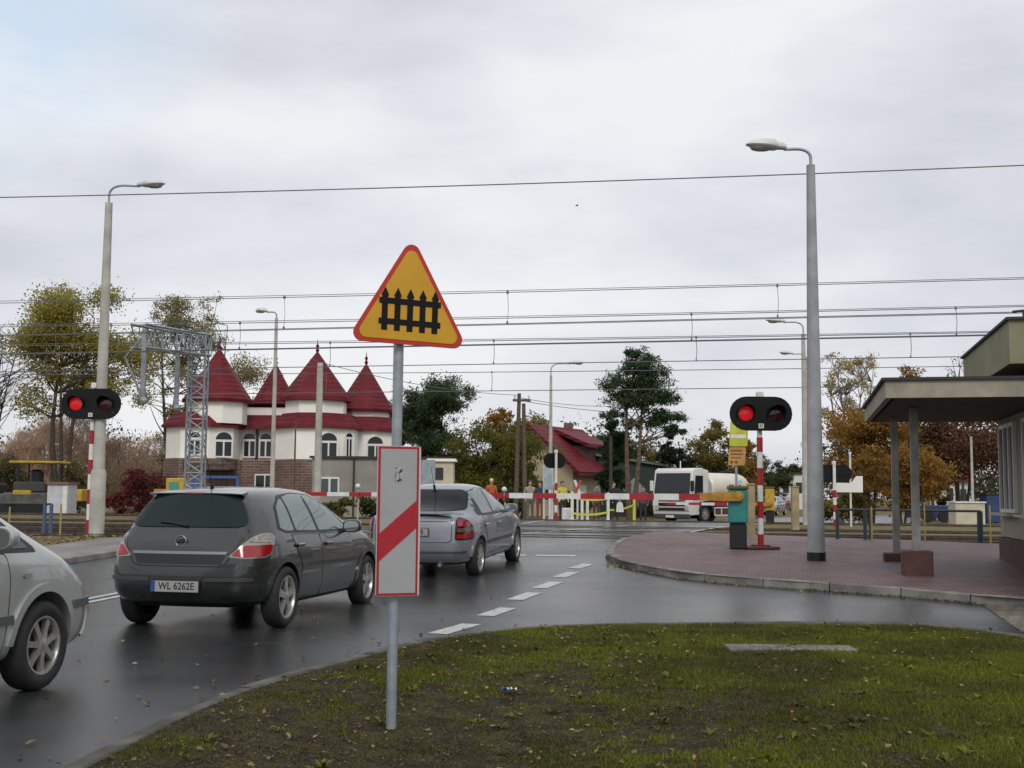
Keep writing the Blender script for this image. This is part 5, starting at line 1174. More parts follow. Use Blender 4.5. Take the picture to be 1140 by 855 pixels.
for (px, dy, hw, pe, pa, pb) in T_:
    m = MB(); addn(m, ngon(Hx(px, dy), dy, (hw-5)*u*1.04, hz(pb, dy)-.6, hz(pe, dy)+.15)); tw = m.build('turret_wall', M_cream, house)
    m = MB(); z0, z1 = hz(pe, dy), hz(pa, dy); r0 = hw*u*1.05
    addn(m, ngon(Hx(px, dy), dy, r0*1.02, z0-.18, z0-.0)); addn(m, ngon(Hx(px, dy), dy, r0, z0+.002, z0+.45, 8, r0*.86)); addn(m, ngon(Hx(px, dy), dy, r0*.858, z0+.451, z1, 8, .03)); tr_ = m.build('turret_roof', M_roofred, house)
    m = MB(); m.lathe([(.05, z1-.1), (.12, z1+.08), (.05, z1+.2), (.11, z1+.34), (.03, z1+.48), (.012, z1+.75)], (Hx(px, dy), dy, 0), n=8); m.build('finial', M_roofred, tr_, True)
def arch_window(px, dy, w, h, pyb, ang=0.0, cx=None, R_=0):
    """on the octagon face looking to ang (0 = towards the camera)"""
    z0 = hz(pyb, dy); x0 = Hx(px, dy)
    c, s = math.cos(ang), math.sin(ang); o = Vector((x0, dy-.04, 0)); ux = Vector((c, s, 0)); uz = Vector((0, 0, 1)); r = w/2
    arc = [(-r, 0), (r, 0)]+[(r*math.cos(R(180*k/10)), h-r+r*math.sin(R(180*k/10))) for k in range(11)]
    m = MB(); m.prism(arc, o+uz*z0, ux, uz, .06); f = m.build('window', M_pvc, house); i = .10
    def pane(pl): k = MB(); k.prism(pl, o+uz*z0+ux.cross(uz)*.062, ux, uz, .012); k.build('pane', M_win, f)
    pane([(r*.86*math.cos(R(180*k/10)), h-r+.08+r*.80*math.sin(R(180*k/10))) for k in range(11)])
    pane([(-r+i, i), (-.05, i), (-.05, h-r-.06), (-r+i, h-r-.06)]); pane([(.05, i), (r-i, i), (r-i, h-r-.06), (.05, h-r-.06)])
def face(px, dy, hw): return dy-hw*u*1.04*math.cos(math.pi/8)
arch_window(249, face(226, -1.0, 38)+.55, 1.1, 1.55, 510, R(18)); arch_window(198, face(226, -1.0, 38)+.75, .62, 1.4, 508, R(-45)); arch_window(278, .0, .85, 1.5, 510); arch_window(296, .0, .85, 1.5, 510)
arch_window(366, face(353, -.6, 45), 1.15, 1.55, 510); arch_window(388, face(353, -.6, 45)+1.0, .55, 1.5, 510, R(45)); arch_window(418, face(405, 2.6, 42), 1.1, 1.35, 509); arch_window(217, face(226, -1.0, 38), .8, 1.4, 508)
m = MB(); m.box((Hx(286, -.1), -.12, (zb+ze)/2), (.14, .14, ze-zb)); m.build('downpipe', M_dsteel, house)
m = MB(); addn(m, ngon(Hx(226, -1), -1.0, 40*u*1.04, -.1, zb-.02)); addn(m, ngon(Hx(353, -.6), -.6, 47*u*1.04, -.1, zb-.03)); addn(m, ngon(Hx(405, 2.6), 2.6, 44*u*1.04, -.1, zb-.04)); m.box((Hx(282), -.5, zb/2-.06), (Hx(348)-Hx(240), 1.2, zb)); m.build('brick_base', M_brick, house)
k = MB(); k.box((Hx(300), -1.14, hz(536)+.0), (1.25, .08, .85)); wf = k.build('window', M_pvc, house); k = MB(); [k.box((Hx(300)+x, -1.19, hz(536)), (.5, .04, .68)) for x in (-.29, .29)]; k.build('pane', M_win, wf)
k = MB(); k.box((Hx(258), -3.0, hz(524)), (1.7, 2.2, .12)); k.build('porch_roof', mat('dark_porch', (.06, .05, .045), .7), house)
k = MB(); k.box((Hx(252), -3.4, hz(515)-.25), (3.4, .05, .05)); k.box((Hx(252), -3.4, hz(520)-.25), (3.4, .05, .05)); [k.box((Hx(252)+x, -3.4, hz(520)-.0), (.05, .05, .6)) for x in (-1.7, -.6, .6, 1.7)]; k.build('terrace_railing', M_dsteel, house)
# flat grey outbuilding in front of the house
gy = 66.0; a, b = at(348, 510, gy), at(500, 510, gy); zt3 = a.z
gar = thing('flat_outbuilding', 'grey rendered flat roofed outbuilding with one white window before the turret house', 'building', (a.x, gy, 0))
m = MB(); m.box(((b.x-a.x)/2, 2, zt3/2), (b.x-a.x, 4, zt3)); m.build('wall', mat('grey_beige_render', (.27, .26, .235), .85, var=.15, vs=.7), gar)
m = MB(); m.box(((b.x-a.x)/2, 2, zt3+.06), (b.x-a.x+.3, 4.3, .12)); m.build('roof', M_felt, gar)
q = at(367, 542, gy); m = MB(); m.box((q.x-a.x, -.03, q.z+.05), (1.05, .08, .95)); wf = m.build('window', M_pvc, gar); m = MB(); [m.box((q.x-a.x+x, -.08, q.z+.05), (.38, .04, .78)) for x in (-.25, .25)]; m.build('pane', mat('dark_green_pane', (.05, .08, .08), .1), wf)
m = MB(); m.box((at(394, 530, gy).x-a.x, -.06, zt3/2), (.10, .10, zt3)); m.build('downpipe', M_dsteel, gar)
# pale kiosk right of the plate
q = at(492, 550, 62); zk = at(492, 514, 62).z; ks = thing('pale_kiosk', 'small pale rendered kiosk just right of the striped plate', 'kiosk', (q.x, 62, 0))
m = MB(); m.box((0, 0, zk/2), (1.2, 1.6, zk)); m.build('wall', mat('kiosk_render', (.55, .50, .38), .8, var=.1), ks); m = MB(); m.box((0, 0, zk+.06), (1.45, 1.9, .14)); m.build('roof', M_cream, ks)
m = MB(); m.box((-.1, -.82, zk-.62), (.40, .06, .6)); m.build('window', M_win, ks)
# sign seen from behind
q = at(477, 530, 30); t = thing('sign_back', 'plain grey back of a rectangular sign between the striped plate and the kiosk', 'sign', (q.x, 30, .4)); u3 = 30/1350
m = MB(); m.box((0, 0, at(477, 529, 30).z-.4), (15*u3, .03, 34*u3)); m.build('panel', M_galv, t); m = MB(); m.tube([(0, .05, -.1), (0, .05, at(477, 514, 30).z-.4)], .03, 8); m.build('post', M_galv, t)
# blue grey information panel on a post at the far side
q = at(610, 560, 52); t = thing('information_panel', 'tall pale blue panel on posts under the far signal at the crossing', 'sign', (q.x, 52, zt(q.x, 52))); u3 = 52/1350; zb3 = zt(q.x, 52)
m = MB(); m.box((0, 0, at(610, 532, 52).z-zb3), (10*u3, .08, 26*u3)); m.build('panel', mat('pale_blue_panel', (.36, .42, .46), .4, var=.15, vs=4), t)
for sx in (-1, 1): m = MB(); m.tube([(sx*4.6*u3, 0, 0), (sx*4.6*u3, 0, at(610, 518, 52).z-zb3)], .04, 8); m.build('post', M_white, t)

# ------------------------------------------------------------------ red roofed yellow house at centre right
hy = 82.0; q = at(592, 560, hy); rh = thing('red_roofed_house', 'pale yellow house with a steep dark red roof and dormer behind the barrier', 'house', (q.x, hy, 0), R(-30))
zr = at(592, 472, hy).z; ze2 = at(640, 520, hy).z; hw = 3.6; dl = 7.0
m = MB(); m.prism([(-hw+.5, 0), (hw-.5, 0), (hw-.5, ze2), (0, zr-.35), (-hw+.5, ze2)], (0, 0, 0), (1, 0, 0), (0, 0, 1), -dl); m.build('wall', mat('pale_yellow_render', (.44, .37, .24), .85, var=.1, vs=.6), rh)
m = MB()
for sgn in (-1, 1):
    m.add([(0, -.6, zr), (sgn*(hw+.3), -.6, ze2-.35), (sgn*(hw+.3), dl+.6, ze2-.35), (0, dl+.6, zr), (0, -.6, zr-.28), (sgn*(hw+.3), -.6, ze2-.63), (sgn*(hw+.3), dl+.6, ze2-.63), (0, dl+.6, zr-.28)], [(0, 1, 2, 3), (4, 5, 6, 7), (0, 1, 5, 4), (2, 3, 7, 6), (1, 2, 6, 5)])
rf = m.build('roof', M_roofred, rh)
m = MB(); m.add([(.4, 2.4, zr-.2), (.4, 6.2, zr-.2), (3.2, 6.4, zr-1.3), (3.2, 2.2, zr-1.3), (.4, 2.4, zr-.45), (.4, 6.2, zr-.45), (3.2, 6.4, zr-1.55), (3.2, 2.2, zr-1.55)], [(0, 1, 2, 3), (4, 5, 6, 7), (0, 3, 7, 4), (1, 2, 6, 5), (2, 3, 7, 6)]); m.build('dormer_roof', M_roofred, rh)
m = MB(); m.box((1.6, 4.3, zr-2.1), (2.6, 3.4, 1.4)); m.build('dormer', mat('dark_dormer', (.07, .03, .03), .8), rh)
for y in (1.4, 3.6): m = MB(); m.box((hw-.48, y, 1.5), (.06, 1.0, 1.2)); m.build('window', M_pvc, rh); m = MB()
m = MB(); m.box((1.3, -.02, 1.6), (1.0, .06, 1.2)); wf = m.build('window', M_pvc, rh); m = MB(); m.box((1.3, -.06, 1.6), (.8, .04, 1.0)); m.build('pane', M_win, wf)
m = MB(); m.box((-.3, 5.9, zr+.0), (.5, .5, .8)); m.build('chimney', M_brick, rf)
# dark green shed
q = at(666, 560, 84); q2 = at(738, 560, 84); zz1, zz2 = at(668, 508, 84).z, at(738, 520, 84).z
sh = thing('green_shed', 'long dark green shed with a sloping roof behind the tall pine', 'shed', (q.x, 84, 0)); w_ = q2.x-q.x
m = MB(); m.prism([(0, 0), (w_, 0), (w_, zz2), (0, zz1)], (0, 0, 0), (1, 0, 0), (0, 0, 1), -5); m.build('wall', mat('dark_green_sheet', (.012, .028, .022), .6, var=.2), sh)
m = MB(); m.prism([(-.2, zz1+.02), (w_+.3, zz2+.02), (w_+.3, zz2+.18), (-.2, zz1+.18)], (0, -.3, 0), (1, 0, 0), (0, 0, 1), -5.5); m.build('roof', mat('grey_green_edge', (.08, .12, .11), .6), sh)
q = at(706, 547, 78); m = MB(); m.prism([(0, -.75), (.75, 0), (0, .75), (-.75, 0)], (0, 0, 0), (1, 0, 0), (0, 0, 1), .03); t = thing('diamond_sign', 'pale grey diamond shaped sign in front of the green shed', 'sign', (q.x, 78, 0)); m.build('panel', mat('pale_sign_back', (.36, .42, .42), .5), t, loc=(0, 0, at(706, 545, 78).z)); m = MB(); m.tube([(0, .06, 0), (0, .06, 2.0)], .05, 8); m.build('post', M_galv, t)
# far white house down the road, walls behind the right trees, small sheds
def simple_house(px0, px1, pyt, Y, label, wallm, roofm, pitch=.0, wins=2, name='distant_house'):
    a, b = at(px0, 560, Y), at(px1, 560, Y); z = at((px0+px1)/2, pyt, Y).z; t = thing(name, label, 'house', (a.x, Y, 0)); w_ = b.x-a.x; h = z*(.68 if pitch else 1)
    m = MB(); m.box((w_/2, 3, h/2), (w_, 6, h)); m.build('wall', wallm, t)
    if pitch: m = MB(); m.prism([(-.4, h-.05), (w_+.4, h-.05), (w_*.8, z), (w_*.2, z)], (0, -.4, 0), (1, 0, 0), (0, 0, 1), -6.8); m.build('roof', roofm, t)
    else: m = MB(); m.box((w_/2, 3, h+.1), (w_+.4, 6.4, .2)); m.build('roof', roofm, t)
    for k in range(wins): m = MB(); m.box((w_*(k+.5)/wins, -.03, h*.62), (w_/wins*.45, .08, h*.3)); m.build('window', M_win, t)
    return t
simple_house(868, 897, 528, 140, 'small distant pale house at the end of the road', mat('far_white_wall', (.60, .60, .58), .8), M_felt)
simple_house(1036, 1080, 516, 92, 'white walled house behind the trees seen under the canopy', mat('far_white_wall', (.6, .6, .58), .8), M_roofred, .3, 3)
q = at(1064, 575, 47); t = thing('pale_box', 'pale cream equipment box behind the tracks under the canopy', 'cabinet', (q.x, 47, .38)); a = at(1097, 575, 47).x-q.x; z = at(1080, 560, 47).z-.38
m = MB(); m.box((a/2, .4, z/2), (a, .8, z), bev=.02); m.build('body', mat('pale_cream_paint', (.52, .48, .36), .6, var=.1), t); m = MB(); m.box((a/2, .4, z+.03), (a+.06, .9, .06)); m.build('lid', M_white, t)
q = at(1020, 575, 60); t = thing('blue_trailer', 'dark blue trailer standing behind the tracks beside the pale cream box', 'trailer', (q.x, 60, .2)); a = at(1064, 575, 60).x-q.x; z = at(1040, 562, 60).z-.2
M_blue = mat('dark_blue_paint', (.02, .045, .13), .5, var=.2); m = MB(); m.box((a/2, .8, z*.62), (a, 1.6, z*.7), bev=.04); m.build('body', M_blue, t)
for x in (.3*a, .7*a): m = MB(); m.lathe([(.001, -.1), (.28, -.1), (.3, 0), (.28, .1), (.001, .1)], (x, 0, .3), 'Y', 16); m.build('wheel', M_rubber, t, True)
q = at(1108, 575, 52); t = thing('blue_cabinet', 'dark blue cabinet behind the tracks close to the station wall', 'cabinet', (q.x, 52, .38)); m = MB(); m.box((0, 0, .6), (1.0, .8, 1.2), bev=.03); m.build('body', M_blue, t); m = MB(); m.box((0, 0, 1.22), (1.1, .9, .06)); m.build('lid', M_dsteel, t)
# white box and yellow road machines beyond the tracks at left
q = at(52, 560, 56); t = thing('white_cabin', 'white and grey site cabin beyond the tracks at left', 'cabin', (q.x, 56, .15)); a = at(75, 560, 56).x-q.x; z = at(60, 539, 56).z-.15
m = MB(); m.box((a/2, .6, z/2+.06), (a, 1.2, z-.12), bev=.02); m.build('body', mat('grey_white_panel', (.50, .52, .55), .5, var=.1), t); m = MB(); m.box((a/2, .6, z+.05), (a+.12, 1.4, .1)); m.build('roof', mat('brown_roof_edge', (.20, .11, .07), .7), t); m = MB(); m.box((a*.88, -.02, z/2), (a*.2, .04, z*.9)); m.build('door', M_white, t)
def machine(px, Y, s, label, roof=True, rz=0.0):
    q = at(px, 560, Y); t = thing('road_paver', label, 'road machine', (q.x, Y, .05), rz)
    m = MB(); m.box((0, 0, .95*s), (4.2*s, 2.0*s, .8*s), bev=.12*s); m.build('hull', mat('machine_grey', (.10, .10, .10), .6, var=.3, vs=2), t)
    m = MB(); m.box((1.9*s, 0, 1.2*s), (1.1*s, 2.1*s, .7*s), bev=.06*s); m.build('hopper', M_yelpaint, t)
    m = MB(); m.box((-.6*s, 0, 1.65*s), (1.8*s, 1.8*s, .6*s), bev=.08*s); m.build('engine_cover', mat('machine_dark', (.05, .055, .05), .6), t)
    for sgn in (-1, 1):
        m = MB(); pl = [(1.5*math.cos(R(a))*s*(1)+(.0), .38*s+.36*s*math.sin(R(a))) for a in range(0, 360, 20)]; m.prism(pl, (0, sgn*.85*s+.2, .03), (1, 0, 0), (0, 0, 1), .35*s); m.build('track', M_rubber, t)
    if roof:
        for x in (-1.3, .6):
            for y in (-.8, .8): m = MB(); m.tube([(x*s, y*s, 1.3*s), (x*s, y*s, 3.0*s)], .05*s, 6); m.build('roof_post', M_dsteel, t)
        m = MB(); m.box((-.35*s, 0, 3.05*s), (2.8*s, 2.0*s, .14*s), bev=.04); m.build('roof', M_yelpaint, t)
        m = MB(); m.box((-.5*s, 0, 2.2*s), (.6*s, .6*s, .9*s), bev=.1); m.build('seat', M_black, t)
    return t
machine(50, 66, .95, 'yellow roofed road paver standing beyond the tracks at far left'); machine(18, 74, .85, 'second road machine with a yellow roof, half hidden left of the first', True, .2)
machine(-4, 66, .9, 'grey road machine cut by the left picture edge', False); 
q = at(170, 560, 60); t = thing('yellow_generator', 'yellow and green machine behind the dark hatchback roof', 'road machine', (q.x, 60, .1)); a = at(207, 560, 60).x-q.x; z = at(190, 532, 60).z-.1
m = MB(); m.box((a*.68, .7, z*.62), (a*.62, 1.4, z*.75), bev=.05); m.build('body', M_yelpaint, t); m = MB(); m.box((a*.2, .7, z*.45), (a*.4, 1.3, z*.55), bev=.05); m.build('hood', M_ochre, t); m = MB(); m.box((a*.62, -.03, z*.75), (a*.28, .05, z*.30)); m.build('side_panel', mat('turquoise_panel', (.05, .28, .22), .5), t)
for x in (.2*a, .8*a): m = MB(); m.lathe([(.001, -.1), (.33, -.1), (.35, 0), (.33, .1), (.001, .1)], (x, .1, .33), 'Y', 16); m.build('wheel', M_rubber, t, True)
q = at(213, 560, 58); t = thing('blue_barrier_stand', 'blue steel frame in front of the brick base of the turret house', 'frame', (q.x, 58, .1)); a = at(264, 560, 58).x-q.x; z = at(240, 531, 58).z-.1
m = MB(); m.box((a/2, 0, z), (a, .08, .12)); m.build('top_bar', mat('bright_blue_paint', (.04, .10, .32), .5), t)
for x in (.0, .12*a, a): m = MB(); m.box((x, 0, z/2-.04), (.14, .08, z-.08)); m.build('post', MATS['bright_blue_paint'], t)
# ------------------------------------------------------------------ trees, shrubs and the far wood
rng = np.random.default_rng(11)
def rand_unit(n):
    v = rng.normal(size=(n, 3)); return v/np.linalg.norm(v, axis=1, keepdims=True)
def leaf_quads(c, size, elong=1.6, upbias=0.0, var=.72):
    n = len(c); u = rand_unit(n)
    if upbias: u = u*(1-upbias)+np.array([0, 0, upbias]); u /= np.linalg.norm(u, axis=1, keepdims=True)
    w = np.cross(u, rand_unit(n)); w /= np.linalg.norm(w, axis=1, keepdims=True)+1e-9
    s = (size*(1-var*rng.random(n)))[:, None]; a = u*s*elong*.5; b = w*s*.5
    return np.stack([c-a, c+b*.9-a*.1, c+a, c-b*.9-a*.1], axis=1).reshape(-1, 3)
def clumps(blobs, ncl, nleaf, spread, shell=.5):
    """blobs: (x, y, z, rx, ry, rz). Leaves gather in clumps inside them, denser to the outside"""
    vol = np.array([b[3]*b[4]*b[5] for b in blobs])**.67; pr = vol/vol.sum(); k = rng.choice(len(blobs), ncl, p=pr); B = np.array(blobs)[k]
    cc = B[:, :3]+rand_unit(ncl)*(rng.random(ncl)**shell)[:, None]*B[:, 3:]
    j = rng.integers(0, ncl, nleaf); w = rng.random(ncl)**1.5+.15; j = rng.choice(ncl, nleaf, p=w/w.sum())
    sp_ = spread*B[j, 3:].mean(axis=1, keepdims=True)
    return cc[j]+rng.normal(size=(nleaf, 3))*sp_*np.array([1, 1, .7]), cc
def branch_mesh(m, a, b, r0, r1, bend, n=5):
    a, b = Vector(a), Vector(b); d = b-a; o = Vector((rnd.uniform(-1, 1), rnd.uniform(-1, 1), rnd.uniform(-.2, .6)))*d.length*bend; pts = []; rs = []
    for k in range(n+1): t = k/n; pts.append(a+d*t+o*math.sin(math.pi*t)*(1-t*.3)); rs.append(r0+(r1-r0)*t)
    m.tube(pts, rs, 5 if r0 < .08 else 8); return pts
def tree(name, label, px, Y, pyt, blobs, leafm, nleaf, size, barkm, stems=((0, 0, .22),), ncl=130, spread=.16, elong=1.6, limbs=26, group=None, up=0.0, shell=.5, fork=.35, cat='tree', base=0.0, rlimb=.5):
    """blobs in shares of the height: (dx, dy, z, rx, ry, rz) around the stem foot"""
    x = at(px, 560, Y).x; z0 = zt(x, Y)-.1+base; H = at(px, pyt, Y).z-z0
    t = thing(name, label, cat, (x, Y, z0), 0, group)
    B = [(b[0]*H, b[1]*H, b[2]*H, b[3]*H, b[4]*H, b[5]*H) for b in blobs]
    c, cc = clumps(B, ncl, nleaf, spread, shell)
    if nleaf: flat_mesh('crown', leaf_quads(c, size, elong, up), 4, leafm, None, t)
    m = MB(); top = max(b[2] for b in B); spines = []
    for (sx, sy, r) in stems:
        e = Vector((sx*H*1.7, sy*H*1.7, top*(.90 if ncl >= 140 else .86))); s = Vector((sx*H*.25, sy*H*.25, -.2)); spines.append((branch_mesh(m, s, e, r*H/10, .02, .07, 8), r*H/10))
    for i in range(limbs):
        q = Vector(cc[i % len(cc)]); sp_, r = spines[i % len(spines)]
        cand = [p for p in sp_ if p.z < q.z-.05*H and p.z > fork*H*.6] or [sp_[len(sp_)//2]]
        p = min(cand, key=lambda v: (v-q).length+.0*v.z); k = sp_.index(p); r0 = r*(1-.65*k/8)*rlimb
        branch_mesh(m, p, q, max(.015, r0), .012, .10, 5)
    m.build('trunk', barkm, t, True); return t
def ell(n, cz, rx, rz, br, seed, ry=None):
    q = random.Random(seed); out = []
    while len(out) < n:
        a, b, c = q.uniform(-1, 1), q.uniform(-1, 1), q.uniform(-1, 1)
        if a*a+b*b+c*c > 1: continue
        k = br*q.uniform(.7, 1.3); out.append((a*(rx-br*.6), b*((ry or rx)-br*.6), cz+c*(rz-br*.5), k, k, k*.75))
    return out
L_gold = leafmat('golden_leaves', [(.20, .18, .035), (.30, .26, .045), (.40, .33, .075), (.24, .235, .05), (.34, .25, .05)], .45)
L_sparse = leafmat('sparse_olive_leaves', [(.15, .145, .05), (.24, .21, .07), (.32, .27, .11), (.18, .17, .06)], .45)
L_pine = leafmat('pine_needles', [(.020, .042, .016), (.034, .066, .024), (.055, .092, .034), (.028, .054, .022), (.078, .115, .045)], .3)
L_spruce = leafmat('spruce_needles', [(.006, .014, .007), (.010, .022, .010), (.018, .034, .015)], .1)
L_dark = leafmat('dark_green_leaves', [(.020, .036, .012), (.036, .060, .018), (.056, .082, .024), (.078, .09, .026)], .3)
L_olive = leafmat('olive_green_leaves', [(.065, .08, .014), (.11, .115, .018), (.15, .14, .022), (.085, .09, .018), (.18, .15, .03)], .35)
L_yelgr = leafmat('yellow_green_leaves', [(.09, .09, .02), (.16, .135, .026), (.24, .17, .035), (.08, .085, .02)], .35)
L_orange = leafmat('orange_leaves', [(.20, .09, .02), (.30, .15, .028), (.38, .21, .04), (.24, .115, .022), (.16, .10, .025), (.34, .24, .06)], .4)
L_rust = leafmat('rusty_leaves', [(.07, .032, .018), (.12, .055, .028), (.16, .075, .035), (.06, .04, .02)])
L_birch = leafmat('pale_yellow_leaves', [(.28, .21, .07), (.40, .30, .11), (.48, .38, .16), (.22, .17, .07)], .4)
L_pink = leafmat('pinkish_twigs', [(.46, .32, .25), (.56, .39, .31), (.64, .46, .37), (.38, .30, .18), (.48, .40, .24)], .5)
L_drab = leafmat('drab_shrub_leaves', [(.11, .10, .04), (.17, .14, .065), (.23, .18, .09), (.09, .095, .035)], .4)
L_wine = leafmat('dark_red_leaves', [(.10, .020, .022), (.15, .032, .032), (.20, .05, .045), (.08, .022, .02)], .35)
# left: golden tree, sparse poplar, bare twigs
tree('autumn_tree', 'tall golden olive tree behind the pale lamp post at far left', 72, 72, 316, ell(9, .80, .27, .17, .105, 4)+ell(8, .55, .24, .16, .085, 5)+[(.27, 0, .70, .13, .1, .11), (.30, .05, .56, .09, .08, .08), (-.17, 0, .76, .11, .1, .10), (.1, 0, .93, .10, .1, .06), (-.08, 0, .95, .1, .1, .05)], L_gold, 46000, .14, M_bark, ((.0, 0, .17), (.05, .02, .13), (-.03, 0, .12)), 300, .32, limbs=60, shell=.6)
tree('autumn_tree', 'sparse thin leaved tree with dark forked stems left of the turret house', 196, 82, 322, ell(14, .80, .23, .18, .07, 8)+ell(11, .58, .28, .22, .06, 9)+[(.30, 0, .62, .13, .1, .08), (.33, 0, .48, .08, .08, .07), (-.05, 0, .93, .07, .07, .06), (.12, 0, .92, .07, .07, .06)], L_sparse, 26000, .12, M_bark, ((.02, 0, .16), (.07, .02, .13), (-.055, 0, .12), (.12, 0, .10)), 190, .26, limbs=110, shell=.7, rlimb=.35)
tree('bare_tree', 'bare grey twigged tree at the left picture edge', -14, 58, 312, ell(16, .60, .34, .36, .1, 12), L_sparse, 60, .12, M_bark, ((.02, 0, .12), (-.05, 0, .09), (.06, 0, .08)), 150, .2, limbs=150, shell=.8, rlimb=.28)
def shrub(label, px, Y, pyt, w, leafm, n, size, up=.0, elong=2.2, bark=None, name='shrub', seed=1, stems=7, group='shrubs and hedges beyond the tracks', ncl=90):
    x = at(px, 560, Y).x; z0 = zt(x, Y)-.1; H = at(px, pyt, Y).z-z0; k = w*Y/1350/H/2
    bl = ell(9, .52, k, .48, min(.26, k*.42), seed, ry=min(k, .5))
    return tree(name, label, px, Y, pyt, bl, leafm, n, size, bark or M_bark, tuple((random.Random(seed+i).uniform(-.5, .5)*k, random.Random(seed+i+9).uniform(-.3, .3)*k, .07) for i in range(stems)), ncl, .26, elong, 30, group, up, .6, .1, 'shrub')
M_tw = mat('twig_bark', (.16, .10, .08), .9, var=.2)
shrub('pinkish brown twiggy thicket at the far left edge', 8, 74, 452, 100, L_pink, 15000, .045, .6, 10, M_tw, 'thicket', 3)
shrub('pinkish brown thicket behind the left signal post', 62, 78, 434, 130, L_pink, 20000, .045, .6, 10, M_tw, 'thicket', 6)
shrub('pinkish brown thicket right of the pale lamp post', 140, 82, 458, 120, L_pink, 16000, .045, .6, 10, M_tw, 'thicket', 9)
shrub('drab olive thicket near the ground left of the lamp post', 30, 70, 500, 110, L_drab, 14000, .10, .3, 2.5, None, 'thicket', 14)
shrub('drab olive thicket between the lamp post and the turret house', 175, 92, 478, 70, L_drab, 14000, .11, .3, 2.5, None, 'thicket', 15)
shrub('drab low thicket behind the yellow paver', 95, 68, 515, 80, L_drab, 10000, .10, .3, 2.5, None, 'thicket', 17)
shrub('dark red leaved bush behind the dark hatchback at left', 162, 62, 511, 62, L_wine, 9000, .10, .1, 1.8, None, 'red_bush', 21, group=None)
shrub('small reddish bush beside the yellow generator', 133, 63, 532, 36, L_wine, 1400, .16, .1, 1.8, None, 'red_bush', 23, group=None)
shrub('low green hedge in front of the grey outbuilding, left part', 372, 60, 552, 44, L_olive, 1500, .15, .1, 1.8, None, 'hedge', 25); shrub('low green hedge right of the support rod of the barrier', 412, 60, 551, 40, L_dark, 1500, .15, .1, 1.8, None, 'hedge', 27)
# centre
def pine(label, px, Y, pyt, w, n, seed, cz=.60, rz=.38, leafm=L_pine, barkm=M_barkpine, stems=((0, 0, .20),), br=.13, limbs=34, size=.115, group='dark trees behind the houses', ncl=140, name='pine_tree', up=.15, spread=.17):
    x = at(px, 560, Y).x; H = at(px, pyt, Y).z+.1; k = w*Y/1350/H/2
    return tree(name, label, px, Y, pyt, ell(15, cz, k, rz, min(br, k*.5), seed), leafm, int(n*2.6), size, barkm, stems, ncl, spread, 3.2, limbs, group, up, .55, .35)
pine('broad dark pine behind the striped plate, right of the turrets', 492, 92, 414, 108, 15000, 31, .58, .40, br=.2, ncl=170, size=.12)
pine('narrow dark pine just right of the turret house', 437, 96, 420, 46, 6000, 32, .6, .38, br=.12)
pine('dark tree between the turret house and the broad pine', 462, 104, 440, 50, 6000, 33, .55, .4, L_dark, M_bark)
tree('round_tree', 'rounded olive green tree behind the wooden pole', 548, 70, 464, ell(14, .55, .62, .44, .22, 41, .5), L_olive, 34000, .13, M_bark, ((0, 0, .3), (.08, 0, .2), (-.1, 0, .2)), 190, .22, limbs=40, group='dark trees behind the houses')
tree('round_tree', 'smaller olive green tree directly left of the red roofed house', 580, 74, 505, ell(9, .5, .42, .42, .2, 42), L_olive, 9000, .13, M_bark, ((0, 0, .3), (.08, 0, .2)), 110, .22, limbs=30)
tree('autumn_tree', 'orange tinted tree above the rounded olive tree', 566, 104, 444, ell(9, .72, .27, .24, .12, 44), L_orange, 3800, .26, M_bark, ((0, 0, .2), (.05, 0, .14)), 110, .2, limbs=36)
tree('birch_tree', 'pale green birch beside the thin lamp behind the wooden pole', 597, 108, 450, ell(8, .68, .16, .28, .09, 45), L_sparse, 2400, .26, M_barkgrey, ((0, 0, .16),), 90, .2, limbs=30)
pine('dark pine in front of the right end of the red roof', 680, 75, 458, 48, 7000, 51, .60, .36, br=.16); pine('darker pine between the red roof and the tall pine', 690, 104, 470, 60, 6500, 52, .55, .4, L_dark, M_bark, br=.15)
# the tall pine
x = at(702, 560, 70).x
tree('tall_pine', 'tall pine with bare reddish double trunk and broad dark crown', 702, 70, 386,
     [(.05, 0, .95, .08, .08, .05), (.09, 0, .87, .12, .11, .06), (-.02, .02, .87, .09, .09, .05), (-.07, 0, .79, .10, .10, .055), (.12, 0, .78, .13, .12, .06), (.02, .02, .78, .10, .1, .05), (.21, 0, .70, .10, .09, .045), (-.05, .03, .69, .12, .1, .05), (.08, -.03, .68, .11, .1, .05), (.27, 0, .60, .08, .08, .035), (.14, 0, .59, .10, .1, .045), (-.10, 0, .61, .06, .06, .035), (.23, .02, .52, .08, .07, .03), (.02, .02, .56, .07, .07, .035)],
     L_pine, 24000, .085, M_barkpine, ((-.01, 0, .20), (.045, .01, .17)), 230, .22, 3.6, 50, None, .15, .5, .45)
pine('dark spruce left of the lorry', 742, 84, 474, 34, 5200, 61, .5, .48, L_spruce, M_bark, br=.1, name='spruce_tree'); pine('dark spruce behind the lorry cab', 764, 92, 492, 40, 4600, 62, .5, .46, L_spruce, M_bark, br=.12, name='spruce_tree')
tree('autumn_tree', 'yellow green tree behind the dark spruces', 722, 108, 486, ell(8, .6, .40, .36, .18, 63), L_yelgr, 3800, .26, M_bark, ((0, 0, .2),), 90, .22, limbs=24)
tree('autumn_tree', 'tall yellowish birch trees behind the tanker lorry', 795, 100, 462, ell(12, .62, .32, .36, .13, 64), L_yelgr, 14000, .17, M_barkgrey, ((0, 0, .16), (.06, 0, .12), (-.07, 0, .12)), 150, .2, limbs=50)
